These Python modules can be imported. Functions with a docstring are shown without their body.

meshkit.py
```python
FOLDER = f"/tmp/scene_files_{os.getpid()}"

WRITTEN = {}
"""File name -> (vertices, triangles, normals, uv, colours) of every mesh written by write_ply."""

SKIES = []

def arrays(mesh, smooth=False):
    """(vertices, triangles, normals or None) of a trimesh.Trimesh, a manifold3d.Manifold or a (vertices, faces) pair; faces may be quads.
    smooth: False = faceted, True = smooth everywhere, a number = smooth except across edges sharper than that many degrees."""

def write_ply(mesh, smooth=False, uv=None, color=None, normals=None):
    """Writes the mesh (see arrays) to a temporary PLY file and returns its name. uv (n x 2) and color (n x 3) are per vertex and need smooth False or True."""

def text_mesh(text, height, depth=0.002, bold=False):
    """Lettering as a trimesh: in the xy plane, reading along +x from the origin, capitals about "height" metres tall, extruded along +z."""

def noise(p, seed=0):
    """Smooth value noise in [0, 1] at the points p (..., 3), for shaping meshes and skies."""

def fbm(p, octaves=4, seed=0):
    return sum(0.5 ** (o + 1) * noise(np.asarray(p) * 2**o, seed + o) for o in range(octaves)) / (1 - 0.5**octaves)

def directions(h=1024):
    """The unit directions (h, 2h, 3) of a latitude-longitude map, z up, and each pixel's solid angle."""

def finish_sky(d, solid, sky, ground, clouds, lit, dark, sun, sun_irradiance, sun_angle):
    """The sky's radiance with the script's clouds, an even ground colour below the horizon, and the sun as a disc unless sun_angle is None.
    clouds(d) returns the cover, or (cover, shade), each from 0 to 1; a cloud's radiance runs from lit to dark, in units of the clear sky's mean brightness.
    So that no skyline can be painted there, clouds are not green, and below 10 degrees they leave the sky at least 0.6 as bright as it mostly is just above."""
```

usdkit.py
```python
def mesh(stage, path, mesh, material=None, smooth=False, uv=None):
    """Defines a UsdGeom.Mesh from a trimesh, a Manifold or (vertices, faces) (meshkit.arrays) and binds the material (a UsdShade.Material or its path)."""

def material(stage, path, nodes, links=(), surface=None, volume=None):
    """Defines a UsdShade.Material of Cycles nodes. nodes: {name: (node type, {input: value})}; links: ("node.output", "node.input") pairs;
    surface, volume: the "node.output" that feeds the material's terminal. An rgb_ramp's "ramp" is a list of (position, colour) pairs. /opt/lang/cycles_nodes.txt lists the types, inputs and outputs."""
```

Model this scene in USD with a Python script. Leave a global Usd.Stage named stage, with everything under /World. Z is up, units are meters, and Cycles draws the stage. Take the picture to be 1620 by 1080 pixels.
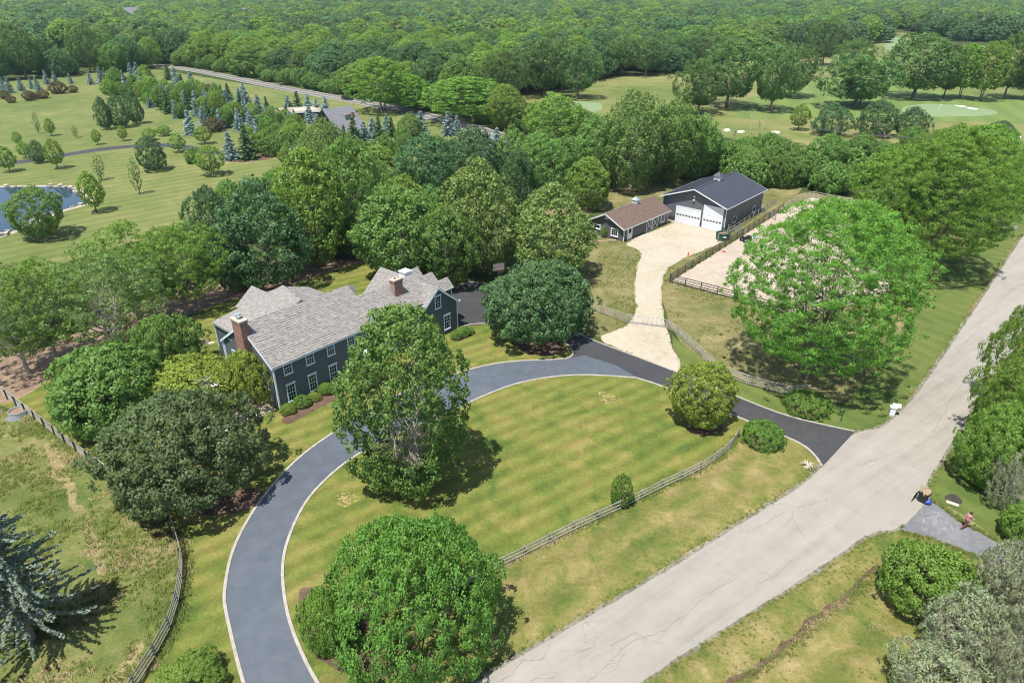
import math
import numpy as np, trimesh
import usdkit, meshkit
from meshkit import fbm, noise
from pxr import Usd, UsdGeom, UsdLux, UsdShade, Gf, Sdf, Vt
from shapely.geometry import Polygon, Point, LineString
from shapely import prepare, contains_xy

stage = Usd.Stage.CreateInMemory()
UsdGeom.SetStageUpAxis(stage, 'Z')
UsdGeom.SetStageMetersPerUnit(stage, 1.0)
world = UsdGeom.Xform.Define(stage, '/World')
stage.SetDefaultPrim(world.GetPrim())
UsdGeom.Scope.Define(stage, '/World/Looks')

# ------------------------------------------------------------------ camera, sky, sun, exposure
CAM_H, PITCH = 42.0, math.radians(27.616)
cam = UsdGeom.Camera.Define(stage, '/World/camera')
cam.CreateHorizontalApertureAttr(36.0); cam.CreateVerticalApertureAttr(24.0); cam.CreateFocalLengthAttr(24.0)
cam.CreateClippingRangeAttr(Gf.Vec2f(1.0, 20000.0))
HAZE = 0.00006
cam.CreateExposureAttr(EXPOSURE := 0.72)
cam.AddTranslateOp().Set(Gf.Vec3d(0, 0, CAM_H)); cam.AddRotateXOp().Set(90 - math.degrees(PITCH))
SUN_AZ, SUN_EL = math.radians(236), math.radians(68)           # azimuth counted from +x towards +y
sd = np.array([math.cos(SUN_AZ) * math.cos(SUN_EL), math.sin(SUN_AZ) * math.cos(SUN_EL), math.sin(SUN_EL)])
sky_mat = usdkit.material(stage, '/World/Looks/sky_air', {
    's': ('sky_texture', {'sky_type': 'single_scattering', 'sun_disc': False, 'sun_elevation': SUN_EL, 'sun_rotation': math.atan2(sd[0], sd[1]), 'air_density': 1.0, 'aerosol_density': 1.0}),
    'b': ('background_shader', {'strength': 0.115})}, [('s.color', 'b.color')], surface='b.background')
dome = UsdLux.DomeLight.Define(stage, '/World/sky')
UsdShade.MaterialBindingAPI.Apply(dome.GetPrim()).Bind(sky_mat)
dome.GetPrim().SetCustomDataByKey('kind', 'structure'); dome.GetPrim().SetCustomDataByKey('label', 'clear pale summer sky over the far woods'); dome.GetPrim().SetCustomDataByKey('category', 'sky')
sun = UsdLux.DistantLight.Define(stage, '/World/sun')
sun.CreateNormalizeAttr(True); sun.CreateIntensityAttr(1.22); sun.CreateAngleAttr(0.53); sun.CreateColorAttr(Gf.Vec3f(1.0, 0.955, 0.87))
sun.AddRotateZOp().Set(math.degrees(SUN_AZ) + 90); sun.AddRotateXOp().Set(90 - math.degrees(SUN_EL))

# ------------------------------------------------------------------ picture geometry -> ground points (used to measure where things stand)
FPX = 1080.0
_f = np.array([0, math.cos(PITCH), -math.sin(PITCH)]); _u = np.array([0, math.sin(PITCH), math.cos(PITCH)])
def ray(px, py): return _f + np.array([1.0, 0, 0]) * ((px - 810) / FPX) + _u * ((540 - py) / FPX)
def G(px, py, z=0.0):
    d = ray(px, py); t = (z - CAM_H) / d[2]; return np.array([d[0] * t, d[1] * t, z])
def G2(pts): return np.array([G(*p)[:2] for p in pts])
def height_of(px, py, ty):
    b = G(px, py); d = ray(px, ty); return CAM_H + d[2] * b[1] / d[1]
def width_of(px, py, wpx):
    b = G(px, py); w = (b - [0, 0, CAM_H]) @ _f; return wpx * w / FPX

# ------------------------------------------------------------------ prims
_used = {}
def numbered(parent, name):
    k = (parent, name); n = _used.get(k, 0); _used[k] = n + 1
    return f'{parent}/{name}' if n == 0 else f'{parent}/{name}_{n:03d}'
def data(prim, label=None, cat=None, group=None, kind=None):
    for k, v in (('label', label), ('category', cat), ('group', group), ('kind', kind)):
        if v: prim.SetCustomDataByKey(k, v)
def thing(name, label, cat, loc=(0, 0, 0), rot=0.0, group=None, kind=None):
    p = numbered('/World', name)
    x = UsdGeom.Xform.Define(stage, p)
    x.AddTranslateOp().Set(Gf.Vec3d(*map(float, loc)))
    if rot: x.AddRotateZOp().Set(float(rot))
    data(x.GetPrim(), label, cat, group, kind)
    return p
def setmesh(path, v, f, mat, n=None):
    m = UsdGeom.Mesh.Define(stage, path)
    m.CreatePointsAttr(Vt.Vec3fArray.FromNumpy(np.ascontiguousarray(v, np.float32)))
    f = np.asarray(f)
    m.CreateFaceVertexCountsAttr(Vt.IntArray.FromNumpy(np.full(len(f), f.shape[1], np.int32)))
    m.CreateFaceVertexIndicesAttr(Vt.IntArray.FromNumpy(np.ascontiguousarray(f, np.int32).ravel()))
    m.CreateSubdivisionSchemeAttr('none')
    if n is not None:
        m.CreateNormalsAttr(Vt.Vec3fArray.FromNumpy(np.ascontiguousarray(n, np.float32))); m.SetNormalsInterpolation('vertex')
    if mat is not None: UsdShade.MaterialBindingAPI.Apply(m.GetPrim()).Bind(mat)
    return m.GetPrim()
def part(parent, name, mb, mat, label=None, kind=None, smooth=False):
    p = numbered(parent, name)
    if isinstance(mb, MB): mb = mb.get()
    if smooth is not False: prim = usdkit.mesh(stage, p, mb, mat, smooth=smooth).GetPrim()
    else:
        v, f = (mb.vertices, mb.faces) if hasattr(mb, 'faces') else mb[:2]
        prim = setmesh(p, np.asarray(v), np.asarray(f), mat, mb[2] if isinstance(mb, tuple) and len(mb) > 2 else None)
    data(prim, label, kind=kind)
    return p
def solo(name, mb, mat, label, cat=None, group=None, kind=None, smooth=False):
    p = part('/World', name, mb, mat, None, None, smooth); data(stage.GetPrimAtPath(p), label, cat, group, kind); return p

class MB:
    """collects triangles of one mesh"""
    def __init__(s): s.v, s.f, s.n = [], [], 0
    def add(s, v, f):
        v = np.asarray(v, float); f = np.asarray(f, int)
        if f.shape[1] == 4: f = np.vstack([f[:, [0, 1, 2]], f[:, [0, 2, 3]]])
        s.v.append(v); s.f.append(f + s.n); s.n += len(v); return s
    def get(s): return np.vstack(s.v), np.vstack(s.f)
    def box(s, x0, x1, y0, y1, z0, z1):
        v = np.array([[x, y, z] for z in (z0, z1) for x, y in ((x0, y0), (x1, y0), (x1, y1), (x0, y1))])
        return s.add(v, BOXF)
    def bar(s, a, b, w, h, up=(0, 0, 1)):
        """box from a to b, w wide, h high"""
        a, b = np.asarray(a, float), np.asarray(b, float); d = b - a; d = d / np.linalg.norm(d)
        up = np.asarray(up, float); r = np.cross(d, up)
        if np.linalg.norm(r) < 1e-6: r = np.cross(d, [1, 0, 0])
        r /= np.linalg.norm(r); u = np.cross(r, d)
        c = [(-1, -1), (1, -1), (1, 1), (-1, 1)]
        return s.add([p + r * i * w / 2 + u * j * h / 2 for p in (a, b) for i, j in c], BOXF)
    def prism(s, poly, dirv):
        """closed extrusion of a planar convex polygon (list of 3-D points) by dirv"""
        p = np.asarray(poly, float); n = len(p); q = p + np.asarray(dirv, float)
        f = [(0, i + 1, i) for i in range(1, n - 1)] + [(n, n + i, n + i + 1) for i in range(1, n - 1)]
        for i in range(n): j = (i + 1) % n; f += [(i, j, n + j), (i, n + j, n + i)]
        return s.add(np.vstack([p, q]), f)
    def tube(s, pts, rad, k=6, cap=True):
        v, f = tube(pts, rad, k, cap); return s.add(v, f)
    def cyl(s, c, r0, r1, z0, z1, k=14):
        return s.tube([[c[0], c[1], z0], [c[0], c[1], z1]], [r0, r1], k)
    def mesh(s, m): return s.add(m.vertices, m.faces)
BOXF = np.array([[0, 3, 2, 1], [4, 5, 6, 7], [0, 1, 5, 4], [1, 2, 6, 5], [2, 3, 7, 6], [3, 0, 4, 7]])
def tube(pts, rad, k=6, cap=True):
    pts = np.asarray(pts, float); n = len(pts); rad = np.broadcast_to(rad, n)
    d = np.gradient(pts, axis=0); d /= np.maximum(np.linalg.norm(d, axis=1, keepdims=True), 1e-9)
    ref = np.where(np.abs(d[:, 2:3]) > 0.9, [[1.0, 0, 0]], [[0, 0, 1.0]])
    ref = np.repeat(ref[:1], n, 0) if np.all(np.abs((d * ref[:1]).sum(1)) < 0.98) else ref
    a = np.cross(d, ref); a /= np.linalg.norm(a, axis=1, keepdims=True); b = np.cross(d, a)
    th = np.arange(k) * 2 * np.pi / k
    v = (pts[:, None] + rad[:, None, None] * (a[:, None] * np.cos(th)[:, None] + b[:, None] * np.sin(th)[:, None])).reshape(-1, 3)
    f = []
    for i in range(n - 1):
        for j in range(k):
            p, q = i * k + j, i * k + (j + 1) % k
            f += [(p, p + k, q), (q, p + k, q + k)]
    if cap:
        v = np.vstack([v, pts[:1], pts[-1:]])
        for j in range(k):
            f += [(n * k, j, (j + 1) % k), (n * k + 1, (n - 1) * k + (j + 1) % k, (n - 1) * k + j)]
    return v, np.array(f)

# ------------------------------------------------------------------ materials
_mats = {}
class NG:
    """node graph by short calls; each call returns 'node.socket'"""
    def __init__(s): s.nodes, s.links, s.i = {}, [], 0
    def __call__(s, kind, out, **inp):
        s.i += 1; nm = f'n{s.i}'; vals = {}
        for k, v in inp.items():
            if isinstance(v, str) and '.' in v and v.split('.')[0] in s.nodes: s.links.append((v, f'{nm}.{k}'))
            else: vals[k] = v
        s.nodes[nm] = (kind, vals); return f'{nm}.{out}'
    def math(s, op, a, b=0.0, c=0.0): return s('math', 'value', math_type=op, value1=a, value2=b, value3=c)
    def pos(s): return s('geometry', 'position')
    def noise(s, scale, detail=3.0, rough=0.55, vec=None, **kw): return s('noise_texture', 'fac', vector=vec or s.pos(), scale=scale, detail=detail, roughness=rough, **kw)
    def ramp(s, fac, stops): return s('rgb_ramp', 'color', ramp=stops, fac=fac)
    def mix(s, fac, a, b, t='mix'): return s('mix', 'color', mix_type=t, fac=fac, color1=a, color2=b)
    def bump(s, h, strength=0.5, dist=0.05): return s('bump', 'normal', height=h, strength=strength, distance=dist)
    def done(s, name, surface=None, volume=None):
        m = usdkit.material(stage, f'/World/Looks/{name}', s.nodes, s.links, surface, volume); _mats[name] = m; return m
def plain(name, col, rough=0.6, spec=0.4, var=0.12, scale=1.5, metal=0.0, bump=0.0, island=0.0):
    """one colour with slight uneven tone"""
    g = NG(); n = g.noise(scale, 4)
    lo, hi = [c * (1 - var) for c in col], [c * (1 + var) for c in col]
    c = g.ramp(n, [(0.3, lo), (0.7, hi)])
    if island:
        r = g('geometry', 'random_per_island'); v = g('map_range', 'result', value=r, to_min=1 - island, to_max=1 + island)
        c = g('hsv', 'color', value=v, color=c)
    kw = {'normal': g.bump(g.noise(scale * 12, 3), bump, 0.02)} if bump else {}
    return g.done(name, g('principled_bsdf', 'BSDF', base_color=c, roughness=rough, specular_ior_level=spec, metallic=metal, **kw))
def grass(name, cols, big=0.045, mid=0.3, stripe=None, contrast=1.0, bump=0.6, weights=(0.42, 0.33, 0.25)):
    g = NG(); p = g.pos()
    n1, n2, n3 = g.noise(big, 5, 0.6, p), g.noise(mid, 4, 0.6, p, distortion=0.6), g.noise(3.2, 4, 0.65, p)
    f = g.math('multiply_add', n1, weights[0], g.math('multiply_add', n2, weights[1], g.math('multiply', n3, weights[2])))
    f = g('map_range', 'result', value=f, from_min=0.5 - 0.2 / contrast, from_max=0.5 + 0.2 / contrast)
    c = g.ramp(f, list(zip(np.linspace(0, 1, len(cols)), cols)))
    fine = g('map_range', 'result', value=g.noise(11, 4, 0.7, p), from_min=0.3, from_max=0.7, to_min=0.72, to_max=1.24)
    c = g('hsv', 'color', value=fine, color=c)
    if stripe:
        ang, period, amp = stripe
        q = g('vector_rotate', 'vector', rotate_type='z_axis', vector=p, angle=ang)
        w = g('wave_texture', 'fac', vector=q, wave_type='bands', bands_direction='x', scale=2 * math.pi / period / 20, distortion=1.2, detail=2, detail_scale=0.6)
        c = g('hsv', 'color', value=g('map_range', 'result', value=w, to_min=1 - amp, to_max=1 + amp), color=c)
    h = g.math('add', g.noise(7, 4, 0.7, p), g.noise(1.1, 3, 0.6, p))
    return g.done(name, g('principled_bsdf', 'BSDF', base_color=c, roughness=0.85, specular_ior_level=0.15, normal=g.bump(h, bump, 0.12)))
def leaf(name, col, back=None, var=0.25, hue=0.02, rough=0.5, spec=0.25, trans=0.34):
    """leaves: tone varies from tree to tree, clump to clump and leaf to leaf; some light passes through"""
    g = NG()
    r = g('object_info', 'random'); isl = g('geometry', 'random_per_island')
    n = g.noise(0.55, 3, 0.6)
    v = g.math('multiply_add', r, 0.30, g.math('multiply_add', isl, 2 * var, g.math('multiply', n, 0.5)))
    v = g('map_range', 'result', value=v, from_min=0.0, from_max=0.8 + 2 * var, to_min=1 - 1.5 * var, to_max=1 + 1.6 * var)
    hu = g('map_range', 'result', value=g.math('multiply_add', r, 0.6, g.math('multiply', isl, 0.4)), to_min=0.5 - hue, to_max=0.5 + hue)
    c = g('hsv', 'color', hue=hu, value=v, color=tuple(1.85 * x for x in col))
    ct = g('hsv', 'color', hue=0.49, saturation=1.1, value=1.5, color=c)
    b = g('principled_bsdf', 'BSDF', base_color=c, roughness=rough, specular_ior_level=spec)
    t = g('translucent_bsdf', 'BSDF', color=ct)
    return g.done(name, g('mix_closure', 'closure', fac=trans, closure1=b, closure2=t))

# ------------------------------------------------------------------ ground materials
M_ROUGH = grass('wild_grass', [(.020, .034, .010), (.034, .054, .014), (.060, .078, .022), (.100, .100, .040)])
M_LAWN = grass('lawn_grass', [(.046, .082, .016), (.082, .116, .022), (.126, .142, .030), (.178, .162, .048), (.235, .185, .078)], big=.05, mid=.34, stripe=(math.radians(-125), 1.9, .13), contrast=1.45, weights=(.34, .42, .24))
M_VERGE = grass('verge_grass', [(.050, .085, .018), (.088, .116, .026), (.140, .140, .038), (.205, .172, .066), (.275, .220, .110)], big=.07, mid=.4, contrast=1.5, weights=(.34, .44, .22), stripe=(math.radians(-125), 3.2, .08))
M_LUSH = grass('lush_grass', [(.050, .088, .018), (.076, .114, .026), (.112, .136, .036), (.170, .165, .056)], big=.06, mid=.35, stripe=(math.radians(-33), 2.6, .07))
M_PAST = grass('pasture_grass', [(.050, .082, .018), (.086, .118, .028), (.132, .150, .042), (.200, .188, .075), (.300, .255, .135)], big=.085, mid=.5, contrast=1.35, bump=1.0)
M_MEADOW = grass('meadow_grass', [(.076, .110, .030), (.106, .136, .038), (.146, .162, .052), (.220, .200, .090)], big=.02, mid=.14, stripe=(math.radians(48), 3.6, .09), contrast=1.4)
M_DRY = grass('dry_grass', [(.070, .085, .024), (.118, .120, .042), (.185, .165, .072), (.265, .220, .115)], big=.09, mid=.5, contrast=1.4)
M_GOLF = grass('golf_grass', [(.070, .112, .026), (.115, .145, .038), (.180, .178, .066), (.270, .225, .110)], big=.012, mid=.06, contrast=1.5)
M_FAIR = grass('fairway_grass', [(.090, .150, .036), (.120, .170, .046), (.160, .190, .062)], big=.02, mid=.1, stripe=(math.radians(20), 9, .08))
M_GREEN = grass('putting_green', [(.150, .210, .105), (.170, .228, .118), (.190, .240, .128)], big=.03, mid=.2, bump=.1)

def crumb(name, stops, scales=(.12, 1.3, 9.0), w=(.4, .35, .25), rough=.85, spec=.2, bump=.5, bscale=9):
    g = NG(); p = g.pos()
    a, b, c = (g.noise(s, 5, .6, p) for s in scales)
    f = g.math('multiply_add', a, w[0], g.math('multiply_add', b, w[1], g.math('multiply', c, w[2])))
    f = g('map_range', 'result', value=f, from_min=.32, from_max=.68)
    col = g.ramp(f, stops)
    return g.done(name, g('principled_bsdf', 'BSDF', base_color=col, roughness=rough, specular_ior_level=spec, normal=g.bump(g.noise(bscale, 4, .7, p), bump, .05)))
g = NG(); p_ = g.pos(); a_, b_, c_ = g.noise(.05, 5, .6, p_), g.noise(.55, 5, .65, p_), g.noise(20, 4, .6, p_)
q_ = g('vector_rotate', 'vector', rotate_type='z_axis', vector=p_, angle=math.radians(-127)); st_ = g.noise(1.0, 4, .6, g('mapping', 'vector', vector=q_, scale=(.75, .035, 1)))
f_ = g.math('multiply_add', a_, .22, g.math('multiply_add', b_, .24, g.math('multiply_add', c_, .18, g.math('multiply', st_, .36))))
M_ROAD = g.done('old_concrete', g('principled_bsdf', 'BSDF', base_color=g.ramp(g('map_range', 'result', value=f_, from_min=.34, from_max=.66), [(0, (.190, .172, .148)), (.4, (.248, .228, .200)), (.75, (.285, .264, .235)), (1, (.33, .309, .28))]), roughness=.88, specular_ior_level=.2, normal=g.bump(g.noise(30, 4, .7, p_), .14, .05)))
M_GRAVEL = crumb('crushed_gravel', [(0, (.25, .212, .15)), (.4, (.345, .305, .232)), (1, (.415, .378, .305))], scales=(.18, 1.1, 14), bump=.5, bscale=16)
M_SHOULDER = crumb('shoulder_gravel', [(0, (.075, .075, .045)), (.45, (.16, .15, .115)), (1, (.30, .275, .235))], scales=(.5, 2.5, 14), bump=.8)
M_SAND = crumb('arena_sand', [(0, (.27, .22, .165)), (.5, (.345, .29, .23)), (1, (.41, .355, .29))], scales=(.10, .8, 9), bump=.4)
M_MULCH = crumb('brown_mulch', [(0, (.045, .028, .019)), (.5, (.10, .062, .043)), (1, (.19, .13, .095))], scales=(.3, 1.6, 12), bump=1.0)
M_SOIL = crumb('bare_soil', [(0, (.085, .055, .036)), (.45, (.19, .13, .088)), (1, (.33, .245, .17))], scales=(.12, 1.0, 7), bump=.9)
M_LOOP = crumb('sealed_asphalt', [(0, (.058, .070, .088)), (.5, (.078, .092, .112)), (1, (.104, .119, .140))], scales=(.10, .8, 26), rough=.62, spec=.35, bump=.10, bscale=34)
M_DRIVE = crumb('dark_asphalt', [(0, (.034, .034, .038)), (.5, (.044, .044, .048)), (1, (.070, .068, .070))], scales=(.13, 1.1, 24), rough=.62, spec=.35, bump=.12, bscale=34)
M_OLDASPH = crumb('worn_asphalt', [(0, (.095, .098, .105)), (.55, (.145, .148, .155)), (.8, (.19, .192, .198)), (1, (.36, .36, .36))], scales=(.3, 1.9, 12), bump=.3)
M_HWY = crumb('grey_road', [(0, (.105, .10, .098)), (.5, (.135, .13, .127)), (1, (.165, .16, .156))], scales=(.05, .5, 8), bump=.1)
M_CURB = plain('kerb_concrete', (.31, .285, .25), .85, .2, .18, 1.8)
M_PAINT = plain('road_paint', (.62, .58, .42), .7, .3, .1)
M_CRACK = plain('crack_dirt', (.14, .122, .105), .95, .1, .2)
g = NG(); M_WATER = g.done('pond_water', g('principled_bsdf', 'BSDF', base_color=(.018, .036, .055), roughness=.05, specular_ior_level=.5, normal=g.bump(g.noise(1.3, 3, .5), .10, .03)))
M_DARKMUD = plain('dark_mud', (.045, .042, .038), .5, .4, .3, 2)
M_SCUFF = plain('pale_scuff', (.24, .24, .24), .9, .1, .2, 6)
M_STRAW = plain('straw', (.235, .19, .085), .95, .1, .25, 4)
M_STONE = plain('limestone', (.46, .41, .33), .85, .2, .3, .9, island=.25)

# ------------------------------------------------------------------ ground sheets
def chaikin(p, n=2, closed=True):
    p = np.asarray(p, float)
    for _ in range(n):
        q = np.roll(p, -1, 0) if closed else p[1:]; a = p if closed else p[:-1]
        r = np.stack([.75 * a + .25 * q, .25 * a + .75 * q], 1).reshape(-1, 2)
        p = r if closed else np.vstack([p[:1], r, p[-1:]])
    return p
def densify(p, step, closed=True):
    p = np.asarray(p, float); out = []
    q = np.roll(p, -1, 0) if closed else p[1:]
    for a, b in zip(p, q):
        k = max(1, int(np.linalg.norm(b - a) / step)); out += [a + (b - a) * i / k for i in range(k)]
    if not closed: out.append(p[-1])
    return np.array(out)
def wob(p, amp, scale=.6, seed=0):
    q = np.c_[p * scale, np.zeros(len(p))]
    return p + amp * np.c_[fbm(q, 3, seed) - .5, fbm(q + 31.7, 3, seed) - .5] * 2
def flat(poly, z):
    if not isinstance(poly, Polygon): poly = Polygon(poly)
    if not poly.is_valid: poly = poly.buffer(0)
    polys = getattr(poly, 'geoms', [poly]); mb = MB()
    for q in polys:
        v, f = trimesh.creation.triangulate_polygon(q, engine='earcut'); mb.add(np.c_[v, np.full(len(v), z)], f)
    v, f = mb.get()
    nz = np.cross(v[f[:, 1]] - v[f[:, 0]], v[f[:, 2]] - v[f[:, 0]])[:, 2]; f[nz < 0] = f[nz < 0][:, ::-1]
    return v, f
SHEETS = {}
def sheet(name, pts, z, mat, label, cat='ground', smooth=2, amp=.25, step=1.0, world_pts=False, holes=None):
    p = np.asarray(pts, float) if world_pts else G2(pts)
    if smooth: p = chaikin(p, smooth)
    if amp: p = wob(densify(p, step), amp)
    P = Polygon(p).buffer(0)
    if holes is not None: P = P.difference(holes)
    SHEETS[name] = P; z += .00015 * len(_used)**.5
    solo(name, flat(P, z), mat, label, cat, kind='structure')
    return P
R_ = lambda ox, oy, pts: [(ox + x / 3, oy + y / 3) for x, y in pts]

# the open ground: one sheet to the horizon
xs = np.linspace(-6000, 6000, 41); ys = np.linspace(-400, 9000, 41)
X, Y = np.meshgrid(xs, ys); idx = np.arange(41 * 41).reshape(41, 41)
solo('terrain', (np.c_[X.ravel(), Y.ravel(), np.zeros(41 * 41)], np.c_[idx[:-1, :-1].ravel(), idx[:-1, 1:].ravel(), idx[1:, 1:].ravel(), idx[1:, :-1].ravel()]), M_ROUGH, 'flat dark green ground under the woods', 'ground', kind='structure')

# concrete road running from the lower middle to the upper right
road_l = [(753, 1080), (1080, 888), (1180, 823), (1273, 766), (1302, 737), (1328, 708), (1352, 683), (1393, 678), (1413, 663), (1447, 630), (1493, 563), (1547, 483), (1590, 417), (1620, 372)]
road_r = [(1013, 1080), (1080, 1033), (1213, 952), (1327, 877), (1378, 840), (1423, 838), (1469, 792), (1460, 770), (1493, 720), (1523, 670), (1563, 607), (1592, 569), (1650, 478)]
L, Rr = G2(road_l), G2(road_r)
L = np.vstack([L[:1] - (L[1] - L[0]) / np.linalg.norm(L[1] - L[0]) * 60, L, L[-1:] + (L[-1] - L[-3]) / np.linalg.norm(L[-1] - L[-3]) * 260])
Rr = np.vstack([Rr[:1] - (Rr[2] - Rr[0]) / np.linalg.norm(Rr[2] - Rr[0]) * 60, Rr, Rr[-1:] + (L[-1] - L[-2]) / np.linalg.norm(L[-1] - L[-2]) * 250])
Ls, Rs = wob(densify(chaikin(L, 1, False), .5, False), .10, 1.2), wob(densify(chaikin(Rr, 1, False), .5, False), .10, 1.2, 5)
ROAD = Polygon(np.vstack([Ls, Rs[::-1]])).buffer(0)
road = solo('road', flat(ROAD, .016), M_ROAD, 'pale worn concrete road crossing from lower middle to upper right', 'road', kind='structure')

sh_ = [wob(densify(np.array(q_), .4, False), .35, 1.6, 9) for q_ in (Ls + np.c_[0 * Ls[:, :1] - .25, 0 * Ls[:, :1] + .25], Rs + np.c_[0 * Rs[:, :1] + .18, 0 * Rs[:, :1] - .18])]
solo('gravel_shoulder', flat(Polygon(np.vstack([sh_[0], sh_[1][::-1]])).buffer(0), .0135), M_SHOULDER, 'ragged grey gravel fringe along both edges of the concrete road', 'shoulder', kind='structure')

# loop driveway and its dark branch
outer = [(470, 1230), (415, 1150), (387, 1080), (358, 960), (357, 933), (367, 877), (390, 827), (427, 773), (477, 720), (540, 677), (600, 640), (660, 612), (717, 593), (773, 577), (823, 571), (870, 570), (893, 568)]
inner = [(620, 1230), (545, 1150), (497, 1080), (462, 1007), (447, 950), (443, 887), (460, 833), (487, 783), (540, 733), (590, 703), (660, 672), (717, 647), (753, 630), (807, 608), (857, 597), (907, 592), (957, 593), (1007, 597)]
O, I = chaikin(G2(outer), 2, False), chaikin(G2(inner), 2, False)
LOOP = Polygon(np.vstack([O, G2([(925, 562), (975, 578)]), I[::-1]])).buffer(0)
solo('loop_driveway', flat(LOOP, .020), M_LOOP, 'smooth blue grey asphalt driveway looping past the house', 'driveway', kind='structure')
br_up = [(722, 457), (733, 448), (755, 446), (800, 458), (850, 490), (900, 522), (940, 540), (1010, 566), (1080, 593), (1163, 627), (1240, 658), (1313, 675), (1352, 683)]
br_lo = [(1302, 737), (1293, 722), (1273, 703), (1237, 687), (1163, 657), (1110, 632), (1060, 615), (1040, 607), (1007, 597)]
isl = [(893, 568), (905, 563), (905, 553), (887, 537), (862, 528), (820, 519), (770, 512), (747, 513), (727, 518)]
U, W, S_ = chaikin(G2(br_up), 2, False), chaikin(G2(br_lo), 2, False), chaikin(G2(isl), 2, False)
DRIVE = Polygon(np.vstack([U, W, G2([(975, 578), (925, 562)]), S_])).buffer(0)
DRIVE = DRIVE.union(Polygon([*G2([(700, 470), (722, 457), (733, 448), (760, 446), (800, 470), (770, 512), (727, 518)])])).buffer(0)
solo('branch_driveway', flat(DRIVE, .024), M_DRIVE, 'near black asphalt driveway from the road to the garage court', 'driveway', kind='structure')
def kerb(name, line, side, label, w=.24, h=.05):
    l = densify(np.asarray(line), .6, False); d = np.gradient(l, axis=0); d /= np.linalg.norm(d, axis=1, keepdims=True)
    o = l + np.c_[-d[:, 1], d[:, 0]] * w * side; n = len(l); z0, z1 = 0.0, .02 + h
    v = np.vstack([np.c_[l, np.full(n, z0)], np.c_[l, np.full(n, z1)], np.c_[o, np.full(n, z1)], np.c_[o, np.full(n, z0)]])
    f = []
    for k in range(3):
        for i in range(n - 1): f.append((k * n + i, k * n + i + 1, (k + 1) * n + i + 1, (k + 1) * n + i))
    f = np.array(f)
    solo(name, (v, f if side > 0 else f[:, ::-1]), M_CURB, label, 'kerb', kind='structure')
kerb('kerb', O, 1, 'pale concrete edging along the house side of the loop driveway')
kerb('kerb', np.vstack([I, W[::-1][2:]]), -1, 'pale concrete edging around the front lawn')
kerb('kerb', S_, -1, 'pale concrete edging around the grass island by the garage', .2)
kerb('kerb', U, 1, 'pale concrete edging along the far side of the dark driveway', .2)

# gravel lane, sand arena
lane = [(940, 533), (965, 526), (987, 516), (994, 512), (1003, 500), (1007, 483), (1003, 453), (1006, 420), (1017, 402), (1003, 392), (983, 385), (1056, 356), (1075, 350), (1148, 366), (1158, 374), (1141, 385), (1121, 393), (1092, 404), (1060, 421), (1049, 436), (1045, 455), (1050, 500), (1055, 520), (1062, 547), (1084, 592), (1050, 583), (990, 557)]
LANE = sheet('gravel_lane', lane, .012, M_GRAVEL, 'cream gravel lane widening into the yard before the barns', 'lane', amp=.35, step=.7)
arena = np.array([G(1059, 447)[:2], G(1238, 333)[:2], G(1282, 312)[:2], G(1440, 344)[:2], G(1400, 470)[:2], G(1250, 500)[:2], G(1160, 474)[:2]])
ARENA = sheet('sand_arena', arena, .012, M_SAND, 'pale tan sand riding arena behind dark rail fences', 'riding arena', smooth=0, amp=.3, world_pts=True)
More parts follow.
